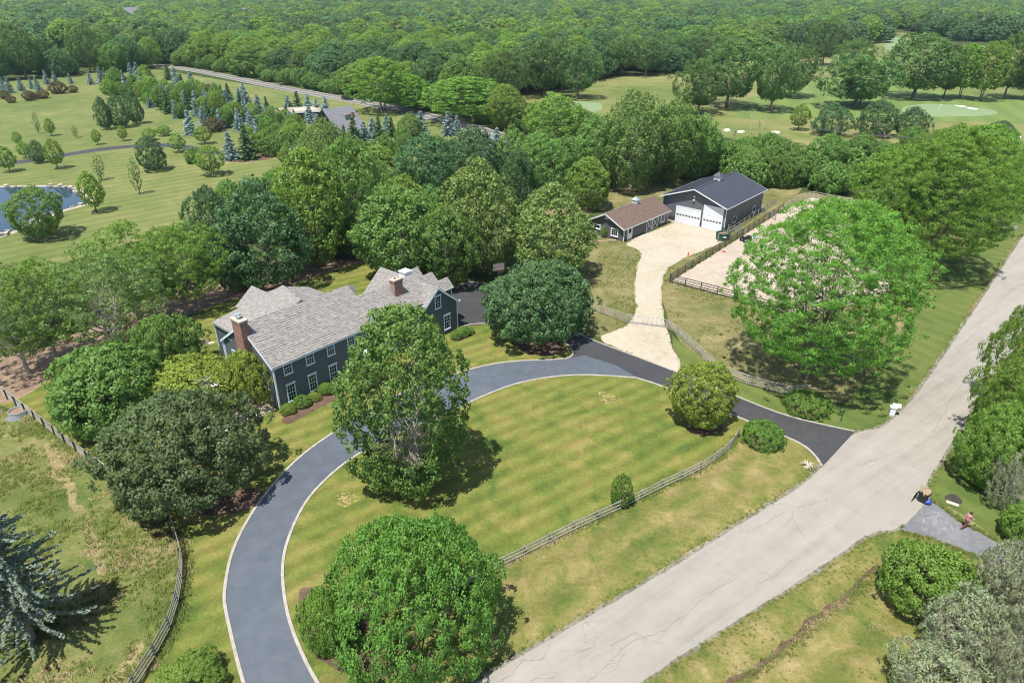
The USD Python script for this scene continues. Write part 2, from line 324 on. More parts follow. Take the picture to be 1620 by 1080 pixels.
# second driveway at right
_side = ['/World/side_driveway']
D2 = sheet('side_driveway', [(1424, 838), (1469, 793), (1484, 799), (1518, 826), (1576, 857), (1680, 900), (1690, 945), (1577, 890), (1522, 869), (1475, 851)], .020, M_OLDASPH, 'weathered grey asphalt driveway with pale stains across the road', 'driveway', smooth=0, amp=.04)

# lawns and fields
sheet('pasture', [(-40, 640), (45, 658), (90, 692), (135, 726), (200, 775), (268, 828), (279, 852), (288, 897), (286, 932), (276, 977), (257, 1022), (229, 1062), (190, 1140), (100, 1400), (-900, 1400), (-600, 640)], .004, M_PAST, 'rough tufted pasture with straw coloured patches', 'pasture', smooth=1)
FRONT = Polygon(np.vstack([I, W[::-1][2:], G2([(1302, 737), (1273, 766), (1180, 823), (1080, 888), (753, 1080), (600, 1230)])])).buffer(0)
SHEETS['front_lawn'] = FRONT
fence_line = G2([(1167, 690), (1158, 705), (1140, 722), (1110, 742), (1073, 760), (1040, 775), (982, 805), (947, 820), (915, 835), (878, 853), (842, 872), (803, 890), (770, 908), (700, 945), (560, 1030), (480, 1090), (400, 1150), (300, 1300)])
cut = Polygon(np.vstack([fence_line, G2([(200, 1900), (1900, 1500), (1900, 690)])])).buffer(0)
solo('front_lawn', flat(FRONT.difference(cut), .004), M_LAWN, 'mown front lawn inside the driveway loop, yellowing in patches', 'lawn', kind='structure')
solo('road_verge', flat(FRONT.intersection(cut), .004), M_VERGE, 'sun bleached grass strip between rail fence and road', 'verge', kind='structure')
sheet('house_lawn', [(0, 640), (130, 560), (270, 500), (330, 480), (420, 462), (520, 430), (610, 405), (650, 430), (720, 470), (770, 500), (870, 520), (906, 550), (903, 565), (823, 575), (717, 597), (600, 645), (540, 682), (477, 726), (427, 780), (390, 835), (360, 940), (390, 1090), (450, 1230), (160, 1300), (229, 1062), (257, 1022), (286, 932), (288, 897), (279, 852), (268, 828), (135, 726), (45, 658)], .004, M_LAWN, 'mown grass around the house and along the loop driveway', 'lawn', smooth=0, amp=.1, holes=LOOP.union(DRIVE).buffer(-.3))
sheet('lane_verge', [(1062, 530), (1125, 580), (1180, 608), (1243, 626), (1330, 650), (1393, 677), (1352, 684), (1240, 660), (1080, 595), (1066, 556)], .005, M_LUSH, 'green strip between rail fence and dark driveway', 'verge', smooth=0, amp=.15)
sheet('roadside_grass', [(1330, 650), (1395, 560), (1440, 490), (1500, 400), (1580, 340), (1640, 300), (1700, 250), (1900, 240), (1700, 300), (1620, 380), (1547, 489), (1493, 569), (1447, 636), (1413, 669), (1393, 681), (1352, 686), (1240, 662), (1243, 628)], .004, M_LUSH, 'bright green mown strip beside the upper road', 'verge', smooth=0, amp=.1)
sheet('paddock', [(930, 480), (905, 440), (900, 380), (940, 360), (990, 386), (1050, 352), (1130, 335), (1215, 320), (1290, 300), (1420, 330), (1480, 360), (1560, 345), (1500, 420), (1400, 560), (1330, 652), (1243, 626), (1122, 580), (1065, 535), (1045, 460), (1000, 520), (940, 536), (915, 520)], .004, M_DRY, 'dry paddock grass around the gravel lane and barns', 'paddock', smooth=1)
sheet('barn_field', [(930, 330), (960, 290), (1060, 270), (1280, 285), (1250, 320), (1130, 330), (1000, 340)], .006, M_DRY, 'yellow grass clearing behind the two barns', 'field')
sheet('side_lawn', [(1380, 842), (1423, 840), (1475, 853), (1522, 871), (1577, 893), (1700, 950), (2000, 1300), (700, 1300), (1013, 1082), (1213, 954), (1327, 879)], .004, M_VERGE, 'uneven grass across the road with a muddy swale', 'lawn', smooth=0, amp=.12)
sheet('far_verge', [(1469, 790), (1462, 770), (1495, 720), (1565, 607), (1660, 470), (1900, 500), (1900, 950), (1690, 905), (1576, 855), (1518, 824)], .004, M_LUSH, 'lush grass under the trees on the right of the road', 'verge', smooth=0, amp=.12)
sheet('meadow', [(-700, 330), (-500, 130), (-60, 126), (60, 128), (150, 110), (235, 108), (310, 120), (440, 142), (540, 160), (640, 180), (760, 200), (700, 235), (600, 290), (480, 330), (420, 300), (350, 335), (260, 370), (150, 400), (60, 430), (-100, 520), (-600, 560)], .004, M_MEADOW, 'wide mown meadow with faint mowing stripes', 'meadow', smooth=1)
sheet('golf_course', [(700, 196), (790, 168), (830, 150), (900, 143), (960, 121), (1050, 120), (1110, 112), (1180, 95), (1290, 86), (1390, 74), (1402, 52), (1440, 52), (1460, 64), (1530, 73), (1900, 80), (2300, 100), (2200, 240), (1700, 245), (1560, 232), (1280, 238), (1130, 215), (1000, 200), (850, 205)], .004, M_GOLF, 'sunlit golf course with tan rough and fairways', 'golf course', smooth=1)
sheet('fairway', [(1150, 172), (1200, 150), (1300, 122), (1400, 128), (1520, 150), (1640, 160), (1640, 196), (1540, 192), (1440, 192), (1330, 186), (1230, 188), (1170, 190)], .007, M_FAIR, 'mown green fairway winding below the golf oaks', 'fairway', smooth=2)
sheet('putting_green', [(1422, 173), (1440, 166), (1480, 164), (1530, 168), (1580, 175), (1576, 183), (1500, 185), (1440, 184)], .010, M_GREEN, 'pale blue green putting green with a flag', 'putting green', amp=0)
sheet('putting_green', [(838, 172), (860, 165), (900, 160), (950, 162), (955, 172), (935, 180), (880, 180)], .010, M_GREEN, 'pale putting green behind the leafy belt left of the willow', 'putting green', amp=0)
sheet('putting_green', [(1395, 78), (1408, 60), (1432, 60), (1436, 70), (1420, 80)], .010, M_GREEN, 'distant pale fairway gap between dark woods', 'fairway', amp=0)
def bunker(pts, label): sheet('sand_bunker', pts, .014, M_SANDW, label, 'bunker', amp=.15, smooth=2)
M_SANDW = crumb('white_sand', [(0, (.56, .52, .46)), (1, (.68, .65, .60))], bump=.2)
bunker([(1143, 205), (1153, 203), (1156, 207), (1148, 209)], 'small white bunker left of two near golf bunkers')
bunker([(1164, 208), (1174, 206), (1180, 209), (1170, 211)], 'narrow white bunker between the bare trunks')
bunker([(1218, 208), (1230, 207), (1236, 210), (1224, 213)], 'white bunker nearest the bare trees')
bunker([(1590, 211), (1606, 208), (1618, 213), (1612, 221), (1596, 219)], 'large white bunker at the right edge below the green')
bunker([(1510, 166), (1530, 168), (1527, 170), (1512, 168)], 'thin white bunker at the edge of the right putting green')
bunker([(1530, 170), (1548, 172), (1545, 174), (1530, 172)], 'second thin white bunker right of the right putting green')

# planting beds and bare ground
sheet('shade_soil', [(-60, 640), (-60, 575), (60, 545), (180, 510), (270, 462), (330, 432), (420, 415), (520, 395), (610, 385), (612, 408), (560, 418), (500, 438), (440, 458), (380, 470), (330, 486), (275, 505), (200, 540), (130, 572), (60, 618), (10, 640)], .008, M_SOIL, 'bare brown soil shaded by the trees behind the house', 'soil', amp=.6)
sheet('shade_soil', [(845, 300), (835, 330), (860, 340), (930, 345), (950, 320), (900, 300)], .008, M_SOIL, 'trampled brown dirt pen beside the brown roofed shed', 'soil', amp=.5)
sheet('planting_bed', [(447, 656), (470, 642), (530, 611), (570, 596), (600, 590), (590, 606), (540, 628), (490, 652), (460, 672), (446, 668)], .008, M_MULCH, 'brown mulch bed along the front of the house', 'planting bed', amp=.2)
sheet('planting_bed', [(300, 800), (345, 775), (420, 770), (430, 790), (370, 812), (320, 818)], .008, M_MULCH, 'brown mulch under the big dark maple by the loop', 'planting bed', amp=.3)
sheet('planting_bed', [(470, 945), (480, 925), (560, 940), (620, 1000), (700, 1040), (640, 1075), (560, 1070), (500, 1045), (475, 1000)], .008, M_MULCH, 'mulch ring around the big round tree near the road', 'planting bed', amp=.2)
sheet('planting_bed', [(800, 535), (840, 525), (880, 536), (895, 552), (880, 563), (830, 560)], .008, M_MULCH, 'mulch under the dark maple on the grass island', 'planting bed', amp=.2)
sheet('planting_bed', [(1172, 690), (1190, 684), (1236, 702), (1238, 712), (1222, 716), (1178, 703)], .009, M_MULCH, 'mulch ring under the nearer of two low hedges', 'planting bed', amp=.15)
sheet('planting_bed', [(1240, 640), (1258, 636), (1310, 648), (1318, 656), (1304, 661), (1256, 654)], .009, M_MULCH, 'mulch ring under the farther of two low hedges', 'planting bed', amp=.15)
sheet('planting_bed', [(1082, 672), (1110, 662), (1140, 668), (1148, 680), (1120, 690), (1090, 686)], .009, M_MULCH, 'mulch under the yellow green tree at the lawn edge', 'planting bed', amp=.15)
sheet('planting_bed', [(715, 528), (732, 520), (742, 520), (744, 530), (730, 540), (716, 540)], .009, M_MULCH, 'mulch bed at the garage corner', 'planting bed', amp=.15)
sheet('planting_bed', [(345, 252), (400, 243), (440, 246), (420, 254), (370, 258)], .009, M_MULCH, 'dark mulch strip under the meadow spruces', 'planting bed', amp=.3)
sheet('swale', [(1389, 893), (1380, 908), (1345, 941), (1303, 976), (1263, 1011), (1213, 1050), (1150, 1100), (1100, 1100), (1160, 1078), (1207, 1040), (1257, 1001), (1297, 966), (1345, 931), (1375, 900)], .008, M_MULCH, 'muddy brown swale in the grass beside the road', 'swale', amp=.5, step=.35)
M_TRACK = grass('straw_grass', [(.095, .110, .032), (.185, .165, .068), (.270, .225, .115), (.340, .285, .160)], big=.2, mid=.9, contrast=1.3, bump=1.0)
sheet('worn_track', [(60, 700), (84, 700), (112, 760), (142, 815), (166, 880), (172, 925), (158, 915), (148, 870), (122, 815), (92, 765)], .0075, M_TRACK, 'straw coloured worn track through the rough pasture', 'track', amp=.7, step=.3)
sheet('worn_track', [(190, 872), (230, 845), (272, 850), (280, 890), (262, 905), (215, 902)], .0075, M_TRACK, 'straw coloured patch against the curving dark fence', 'track', amp=.9, step=.3)
sheet('worn_track', [(178, 1080), (205, 1035), (224, 1010), (230, 1022), (212, 1056), (196, 1090)], .0075, M_TRACK, 'pale straw strip at the bottom of the pasture', 'track', amp=.5, step=.3)
sheet('worn_track', [(560, 858), (600, 862), (585, 880), (548, 884)], .0075, M_TRACK, 'tan patch on the lawn left of the huge round tree', 'track', amp=.6, step=.3)
sheet('mud_patch', [(1493, 783), (1508, 779), (1520, 788), (1524, 796), (1512, 799), (1498, 793)], .008, M_DARKMUD, 'dark wet mud patch beside the side driveway', 'mud', amp=.15)
sheet('dirt_strip', [(1488, 799), (1500, 800), (1540, 824), (1575, 850), (1572, 858), (1520, 826)], .009, M_DRY, 'tan dead grass along the side driveway', 'verge', amp=.15)

for pts, lab in (([(938, 624), (952, 620), (972, 625), (986, 634), (966, 637), (948, 634)], 'bare tan patch in the upper front lawn'), ([(690, 655), (705, 650), (716, 658), (700, 668)], 'bare tan patch right of the ash'), ([(535, 782), (556, 778), (566, 790), (548, 802), (532, 796)], 'bare tan patch beside the left lawn edge')):
    P_ = chaikin(G2(pts), 2); r_ = np.random.default_rng(int(pts[0][0])); mb = MB()
    for k in range(46):
        c = P_.mean(0) + (P_[r_.integers(len(P_))] - P_.mean(0)) * r_.random() ** .6 * 1.15; a = np.linspace(0, 6.28, 8)[:-1]; s_ = r_.uniform(.05, .16) * (1 + .4 * r_.normal(size=7).clip(-1.5, 1.5)); v = np.c_[c[0] + s_ * 1.6 * np.cos(a), c[1] + s_ * np.sin(a), np.full(7, .0092 + k * 2e-5)]; mb.add(v, [(0, i, i + 1) for i in range(1, 6)])
    solo('bare_patch', mb, M_STRAW, lab, 'bare patch', kind='structure')
# far road, pond, meadow drive
fr = G2([(-60, 93), (60, 88), (145, 88), (173, 92), (233, 101), (313, 112), (373, 124), (440, 138), (540, 156), (600, 167), (668, 181), (760, 205), (860, 240)])
fr = chaikin(fr, 2, False); HWY = LineString(fr)
hw = HWY.buffer(4.2, cap_style='flat'); SHEETS['hwy'] = hw
solo('far_road', flat(hw, .016), M_HWY, 'grey two lane road beyond the meadow', 'road', kind='structure')
solo('road_marking', flat(HWY.buffer(.13, cap_style='flat'), .021), M_PAINT, 'faded yellow centre line on the far road', 'road marking', kind='structure')
for s in (-3.5, 3.5): solo('road_marking', flat(HWY.parallel_offset(s, 'left').buffer(.1, cap_style='flat'), .021), M_PAINT, f"pale {'far' if s > 0 else 'near'} edge line on the far road", 'road marking', kind='structure')
md = chaikin(G2([(-40, 262), (27, 258), (97, 246), (160, 236), (213, 231), (263, 229), (300, 234), (340, 243), (400, 240), (480, 232)]), 2, False)
solo('meadow_drive', flat(LineString(md).buffer(2.3), .016), M_DRIVE, 'narrow curving asphalt drive through the meadow', 'driveway', kind='structure')
POND = sheet('pond', [(-200, 300), (0, 296), (80, 295), (112, 297), (122, 304), (138, 314), (146, 319), (130, 324), (92, 334), (40, 358), (0, 374), (-150, 420), (-400, 380)], .010, M_WATER, 'dark blue pond at the left edge of the meadow', 'pond', amp=.2, smooth=1)
rim = densify(np.array(POND.exterior.coords)[:-1], 1.0)
rng = np.random.default_rng(5)
bank = solo('pond_bank', flat(POND.buffer(1.2).difference(POND.buffer(-.05)), .013), M_SAND, 'pale sandy edge of the pond', 'bank', kind='structure')
st = thing('pond_stones', 'pale limestone blocks lining the edge of the pond', 'stones', kind='stuff')
mb = MB()
for x, y in rim:
    if x > -200 and rng.random() < .8:
        s = rng.uniform(.3, .9); b = trimesh.creation.box([s * 1.5, s, s * .8]); b.apply_transform(trimesh.transformations.rotation_matrix(rng.uniform(0, 6), [0, 0, 1])); b.vertices += rng.normal(0, .06, b.vertices.shape) + [x + rng.normal(0, .5), y + rng.normal(0, .5), s * .25]; mb.mesh(b)
part(st, 'stone', mb, M_STONE, kind='stuff')

# cracks in the concrete road
def crack(pts, seed, w=.017):
    p = densify(G2(pts), .16, False); r = np.random.default_rng(seed)
    p = p + np.cumsum(r.normal(0, .035, p.shape), 0) * .8 + r.normal(0, .045, p.shape) + .35 * np.c_[fbm(np.c_[p * .8, 0 * p[:, :1]], 2, seed) - .5, fbm(np.c_[p * .8 + 9, 0 * p[:, :1]], 2, seed) - .5]; d = np.gradient(p, axis=0); d /= np.linalg.norm(d, axis=1, keepdims=True)
    ww = w * r.uniform(.3, 1.5, (len(p), 1)); n = np.c_[-d[:, 1], d[:, 0]]
    v = np.vstack([p + n * ww, p - n * ww]); k = len(p); i = np.arange(k - 1)
    return np.c_[v, np.full(len(v), .0205)], np.c_[i, i + k, i + k + 1, i + 1]
mb = MB()
B = lambda pts: [(540 + x / 3, 720 + y / 3) for x, y in pts]; C_ = lambda pts: [(1080 + x / 3, 720 + y / 3) for x, y in pts]; D_ = lambda pts: [(1080 + x / 3, 360 + y / 3) for x, y in pts]
for k, c in enumerate([B([(1620, 770), (1560, 820), (1450, 870), (1330, 910), (1270, 960)]), B([(1440, 875), (1400, 840), (1290, 910)]), B([(1200, 905), (1090, 945)]), B([(1290, 985), (1240, 1030), (1190, 1080)]), B([(980, 900), (960, 960), (860, 980), (800, 1050), (720, 1080)]), B([(1160, 790), (1215, 835)]), B([(900, 1070), (1020, 1055)]),
        C_([(0, 765), (60, 700), (140, 650), (250, 575)]), C_([(350, 620), (420, 590), (520, 515)]), C_([(295, 365), (390, 320), (470, 280)]), C_([(690, 205), (640, 215), (550, 240)]), C_([(530, 265), (525, 300), (560, 350), (620, 430)]), C_([(780, 240), (870, 300)]), C_([(575, 250), (700, 320), (760, 360)]), C_([(830, 55), (930, 15), (990, 0)]), C_([(990, 0), (1080, 30), (1150, 60)]),
        D_([(1395, 640), (1380, 690), (1280, 800), (1230, 890), (1170, 980)]), D_([(1300, 710), (1240, 760), (1190, 810)]), D_([(1130, 815), (1240, 860)]), D_([(1420, 450), (1350, 540), (1300, 600)]), D_([(1560, 300), (1490, 380)])]):
    mb.add(*crack(c, 40 + k)); r_ = np.random.default_rng(400 + k)
    for _ in range(3):                                         # hairline side cracks
        a = np.array(c[r_.integers(len(c) - 1)]); b = a + r_.normal(0, 1, 2) * [26, 14]; mb.add(*crack([a, (a + b) / 2 + r_.normal(0, 3, 2), b], 900 + k * 5 + _, .009))
part(road, 'crack', mb, M_CRACK, kind='stuff')
mb = MB(); r_ = np.random.default_rng(8)
for k in range(26):                                            # pale scuffs on the side driveway
    a = np.array([1472, 825]) + r_.normal(0, 1, 2) * [14, 9]; b = a + r_.normal(0, 1, 2) * [9, 6]; v, f = crack([a, (a + b) / 2 + r_.normal(0, 2, 2), b], 700 + k, .03); v[:, 2] = .0248 + k * 1e-5; mb.add(v, f)
part(sorted(p_ for p_ in _side)[0], 'scuff', mb, M_SCUFF, kind='stuff')

# ------------------------------------------------------------------ building materials
M_SIDE = plain('grey_siding', (.088, .104, .112), .55, .35, .08, .8, island=.06)
M_BARNSIDE = plain('barn_siding', (.105, .118, .132), .5, .4, .05, .8, island=.04)
M_BARNDK = plain('barn_wainscot', (.040, .042, .046), .5, .4, .06)
M_SHEDSIDE = plain('shed_siding', (.098, .100, .100), .6, .3, .08, .8, island=.05)
M_WHITE = plain('white_paint', (.62, .64, .66), .5, .4, .05)
M_TRIM = plain('blue_white_trim', (.55, .63, .70), .5, .4, .06)
M_DOORW = plain('white_door', (.62, .64, .66), .45, .4, .03)
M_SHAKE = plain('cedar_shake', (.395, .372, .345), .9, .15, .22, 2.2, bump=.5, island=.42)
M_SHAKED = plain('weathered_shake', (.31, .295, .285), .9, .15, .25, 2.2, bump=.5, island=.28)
M_ASPH = plain('brown_shingle', (.150, .108, .088), .9, .15, .22, 3.0, bump=.4, island=.16)
M_STEEL = plain('dark_steel_roof', (.048, .054, .068), .45, .5, .06, .4)
M_SLATE = plain('grey_shingle', (.20, .20, .215), .9, .2, .2, 2, island=.18)
g = NG(); p_ = g('texture_coordinate', 'object')
q_ = g('mapping', 'vector', vector=p_, rotation=(math.pi / 2, 0, 0))
br_ = g('brick_texture', 'color', vector=q_, color1=(.235, .085, .052), color2=(.155, .058, .040), mortar=(.30, .25, .21), scale=1.0, brick_width=.22, row_height=.075, mortar_size=.009, bias=-.1)
c_ = g('hsv', 'color', value=g('map_range', 'result', value=g.noise(3, 4), from_min=.3, from_max=.7, to_min=.7, to_max=1.3), color=br_)
M_BRICK = g.done('red_brick', g('principled_bsdf', 'BSDF', base_color=c_, roughness=.9))
M_CAP = plain('mortar_cap', (.42, .36, .29), .9, .2, .15)
M_GALV = plain('galvanised', (.42, .47, .52), .4, .5, .12, metal=.5)
M_DARK = plain('dark_iron', (.022, .022, .024), .5, .4, .2)
M_FENCEP = plain('fence_pale', (.34, .315, .28), .85, .2, .25, 1.1)
M_FENCEG = plain('fence_grey', (.22, .205, .19), .85, .2, .25, 1.1)
M_FENCED = plain('fence_dark', (.066, .062, .062), .8, .25, .25, 1.1)
M_TUBE = plain('gate_tube', (.30, .31, .31), .45, .5, .15, metal=.4)
M_GREENP = plain('dark_green_paint', (.022, .085, .055), .45, .45, .12)
M_BARK = plain('grey_bark', (.155, .125, .10), .95, .15, .35, 1.8, bump=.8)
M_PBARK = plain('pale_bark', (.30, .265, .22), .95, .15, .3, 1.6, bump=.6)
M_DEAD = plain('dead_twig', (.33, .285, .24), .95, .1, .25, 1.5)
M_TAN = plain('sawn_wood', (.40, .30, .20), .85, .2, .2)
M_RED = plain('red_plastic', (.62, .05, .04), .5, .4, .08)
M_BLACK = plain('black_plastic', (.018, .020, .020), .45, .4, .15)
M_BLUE = plain('blue_plastic', (.03, .06, .32), .5, .4, .1)
M_CARD = plain('cardboard', (.30, .225, .145), .85, .2, .12)
M_RUBBER = plain('rubber', (.015, .015, .015), .8, .2, .1)
M_YELLOW = plain('sign_yellow', (.75, .42, .02), .5, .4, .05)
g = NG(); fz = g('fresnel', 'fac', IOR=1.5)
M_PANE = g.done('window_pane', g('mix_closure', 'closure', fac=g.math('multiply_add', fz, .22, .015), closure1=g('transparent_bsdf', 'BSDF', color=(.5, .55, .58)), closure2=g('glossy_bsdf', 'BSDF', color=(.9, .95, 1.0), roughness=.03)))
M_ROOM = plain('dim_room', (.030, .030, .032), .9, .1, .2)
M_PAINTC = plain('car_dark', (.02, .025, .035), .25, .5, .05)
M_SILVER = plain('car_silver', (.42, .44, .46), .3, .5, .05, metal=.5)
M_SKIN = plain('skin', (.46, .27, .19), .6, .3, .06)
M_PINK = plain('pink_shirt', (.36, .17, .19), .8, .2, .2, 8)
M_MAROON = plain('maroon_trousers', (.13, .045, .05), .85, .2, .2, 8)
M_HAIR = plain('dark_hair', (.02, .014, .011), .6, .3, .2)

def window(parent, mat, name, c, u, nrm, w, h, cols, rows, depth=.07, casing=.10, head=.0, label=None):
    """a sash window: casing mesh with glazing and muntins as sub-parts. c = lower centre on the wall, u = along wall, nrm = outwards"""
    c, u, nrm = (np.asarray(a, float) for a in (c, u, nrm)); z = np.array([0, 0, 1.0])
    P = lambda x, y, o: c + u * x + z * y + nrm * o
    mb = MB()
    def slab(m, x0, x1, y0, y1, o0, o1): m.add([P(x, y, o) for o in (o0, o1) for x, y in ((x0, y0), (x1, y0), (x1, y1), (x0, y1))], BOXF)
    slab(mb, -w / 2, -w / 2 + casing, 0, h, .003, depth); slab(mb, w / 2 - casing, w / 2, 0, h, .003, depth)
    slab(mb, -w / 2 + casing, w / 2 - casing, h - casing, h, .003, depth); slab(mb, -w / 2 + casing, w / 2 - casing, 0, casing, .003, depth)
    slab(mb, -w / 2 - .05, w / 2 + .05, -.06, -.002, .003, depth + .05)
    if head: slab(mb, -w / 2 - .08, w / 2 + .08, h + .002, h + head, .003, depth + .05)
    path = part(parent, name, mb, mat, label)
    x0, x1, y0, y1 = -w / 2 + casing, w / 2 - casing, casing, h - casing
    gl = MB(); slab(gl, x0, x1, y0, y1, .020, .026); part(path, 'pane', gl, M_PANE)
    bk = MB(); slab(bk, x0, x1, y0, y1, .004, .012); part(path, 'dark_interior', bk, M_ROOM)
    mu = MB()
    for i in range(1, cols): x = x0 + (x1 - x0) * i / cols; slab(mu, x - .014, x + .014, y0, y1, .028, .044)
    for j in range(1, rows): y = y0 + (y1 - y0) * j / rows; t = .03 if j * 2 == rows else .014; slab(mu, x0, x1, y - t, y + t, .029, .047 if t > .02 else .042)
    if cols > 1 or rows > 1: part(path, 'muntins', mu, mat)
    return path
def lap_boards(parent, name, mat, x0, x1, z0, top, wall, nrm, expo=.19, holes=()):
    """lap siding: one tapered board per course along wall direction. wall(x, o) -> ground xy; top(z) -> (x0, x1) clip"""
    z = z0
    while True:
        a, b = top(z + expo * .6)
        if b - a < .15: break
        spans = [(max(a, x0), min(b, x1))]
        zt = z + expo + .02
        mb = MB()
        for s, e in spans:
            pts = [(s, z, .004), (e, z, .004), (e, zt, .004), (s, zt, .004)]
            q = [(s, z, .026), (e, z, .026), (e, zt, .009), (s, zt, .009)]
            mb.add([(*wall(x, o), zz) for x, zz, o in pts + q], BOXF)
        part(parent, name, mb, mat); z += expo
def shingles(parent, name, O, U, V, outline, mat, seed, wid=.46, expo=.30, lift=.085):
    """roof covering on the plane O + U*x + V*y (V up the slope): staggered single shakes, cut to the outline, as one part"""
    r = np.random.default_rng(seed); O, U, V = (np.asarray(a, float) for a in (O, U, V)); N = np.cross(U, V); N /= np.linalg.norm(N)
    if N[2] < 0: N = -N
    P = Polygon(outline); x0, y0, x1, y1 = P.bounds; mb = MB(); y = y0; row = 0
    vs, fs = [], []
    while y < y1 - .02:
        x = x0 - r.random() * wid
        while x < x1:
            w = wid * r.uniform(.6, 1.4); a, b = x, x + w - .012; x += w
            # clip the cell's ends to the outline at mid height
            line = P.intersection(LineString([(a, min(y + expo * .5, y1 - .001)), (b, min(y + expo * .5, y1 - .001))]))
            if line.is_empty or line.length < .04: continue
            bx = line.bounds; a2, b2 = bx[0], bx[2]; yb = min(y + expo * 1.25, y1); lf = lift * r.uniform(.55, 1.25); dy = r.uniform(-.015, .015)
            c = [(a2, y + dy, .006), (b2, y + dy, .006), (b2, yb, .006), (a2, yb, .006), (a2, y + dy, lf), (b2, y + dy, lf * r.uniform(.85, 1.15)), (b2, yb, .014), (a2, yb, .014)]
            mb.add([O + U * i + V * j + N * k for i, j, k in c], BOXF[[1, 2, 3, 4, 5]])
        y += expo; row += 1
    part(parent, name, mb, mat, kind='stuff')
def chimney(parent, x, y, wx, wy, z0, z1, label=None):
    mb = MB(); mb.box(x - wx / 2, x + wx / 2, y - wy / 2, y + wy / 2, z0, z1 - .45)
    mb.box(x - wx / 2 - .05, x + wx / 2 + .05, y - wy / 2 - .05, y + wy / 2 + .05, z1 - .445, z1 - .18)
    p = part(parent, 'chimney', mb, M_BRICK, label)
    c = MB(); c.box(x - wx / 2 - .1, x + wx / 2 + .1, y - wy / 2 - .1, y + wy / 2 + .1, z1 - .178, z1); part(p, 'cap', c, M_CAP)
    return p
E1, D1, Zv = np.array([1.0, 0, 0]), np.array([0, 1.0, 0]), np.array([0, 0, 1.0])

# ------------------------------------------------------------------ the main house (local x along the front, y to the back)
HO = G(443.7, 649.5)
house = thing('main_house', 'long dark grey two storey house with weathered shake roof and brick chimneys', 'house', (HO[0], HO[1], 0), 50)
LX, DY, EV, RZ = 14.3, 10.0, 5.62, 9.0
def gable_block(x0, x1, y0, y1, ev, rz, along='x'):
    mb = MB()
    if along == 'x':
        ym = (y0 + y1) / 2; pr = [(x0, y0, 0), (x0, y1, 0), (x0, y1, ev), (x0, ym, rz), (x0, y0, ev)]; mb.prism(pr, (x1 - x0, 0, 0))
    else:
        xm = (x0 + x1) / 2; pr = [(x0, y0, 0), (x0, y0, ev), (xm, y0, rz), (x1, y0, ev), (x1, y0, 0)]; mb.prism(pr, (0, y1 - y0, 0))
    return mb
part(house, 'wall', gable_block(0, LX, 0, DY, EV, RZ - .03), M_SIDE)
part(house, 'wall', gable_block(LX + .004, 22.5, .25, 5.9, 5.0, 7.75), M_SIDE)
part(house, 'wall', gable_block(20.4, 27.5, -.8, 10.0, 4.15, 7.05, 'y'), M_SIDE)
w = MB(); w.box(2.5, 12.5, DY + .003, 17, 0, 4.6); part(house, 'wall', w, M_SIDE)
w = MB(); w.box(7.3, 12, 17.003, 19.3, 0, 4.2); part(house, 'wall', w, M_SIDE)
for k in range(3):
    yc = 1.75 + 2.95 * k; w = MB(); w.prism([(27.2, yc - 1.0, 0), (27.2, yc + 1.0, 0), (27.2, yc + 1.0, 5.4), (27.2, yc, 6.3), (27.2, yc - 1.0, 5.4)], (.9, 0, 0)); part(house, 'wall', w, M_SIDE)
# siding boards
lap_boards(house, 'siding_board', M_SIDE, .12, LX - .12, .1, lambda z: (0, LX) if z < EV - .25 else (0, 0), lambda x, o: (x, -o), None)
m_ = (RZ - EV) / (DY / 2)
lap_boards(house, 'siding_board', M_SIDE, .12, DY - .12, .1, lambda z: (0, DY) if z < EV - .1 else ((z - EV + .25) / m_, DY - (z - EV + .25) / m_), lambda x, o: (-o, x), None)
m2 = (7.05 - 4.15) / 3.55
lap_boards(house, 'siding_board', M_SIDE, 20.5, 27.4, .1, lambda z: (20.4, 27.5) if z < 4.0 else (20.4 + (z - 4.0) / m2, 27.5 - (z - 4.0) / m2), lambda x, o: (x, -.8 - o), None)
lap_boards(house, 'siding_board', M_SIDE, LX + .1, 20.3, .1, lambda z: (LX, 20.4) if z < 4.9 else (0, 0), lambda x, o: (x, .25 - o), None)
# corner boards and trim
for x, y, h in ((0, 0, EV), (27.5, -.8, 4.1), (20.4, -.8, 4.1), (0, DY, EV)):
    c = MB(); sx = -1 if x in (0, 20.4) else 1; sy = -1 if y < 5 else 1
    c.box(min(x + sx * .045, x - sx * .12), max(x + sx * .045, x - sx * .12), min(y + sy * .045, y + sy * .02), max(y + sy * .045, y + sy * .02), 0, h)
    c.box(min(x + sx * .045, x + sx * .02), max(x + sx * .045, x + sx * .02), min(y + sy * .018, y - sy * .12), max(y + sy * .018, y - sy * .12), 0, h); part(house, 'corner_board', c, M_TRIM)
def roof_slab(parent, poly, mat, t=.12, name='roof'):
    mb = MB(); mb.prism(poly, (0, 0, -t)); return part(parent, name, mb, mat)
OH = .28                                                         # eave overhang
ez = EV - OH * m_
sl = math.hypot(DY / 2 + OH, RZ - ez); Vm = np.array([0, DY / 2 + OH, RZ - ez]) / sl; Vb = np.array([0, -(DY / 2 + OH), RZ - ez]) / sl
RZ_ = RZ + .12
X0, X1 = -.25, LX
roof_slab(house, [(X0, -OH, ez + .12), (X1, -OH, ez + .12), (X1, DY / 2, RZ_), (X0, DY / 2, RZ_)], M_SHAKED)
hipx = X1 + 3.2
roof_slab(house, [(X0, DY / 2, RZ_), (X1, DY / 2, RZ_), (hipx, DY + OH, ez + .12), (X0, DY + OH, ez + .12)], M_SHAKED)
shingles(house, 'shingles', (X0, -OH - .04, ez + .12), E1, Vm, [(0, 0), (X1 - X0, 0), (X1 - X0, sl), (0, sl)], M_SHAKE, 1)
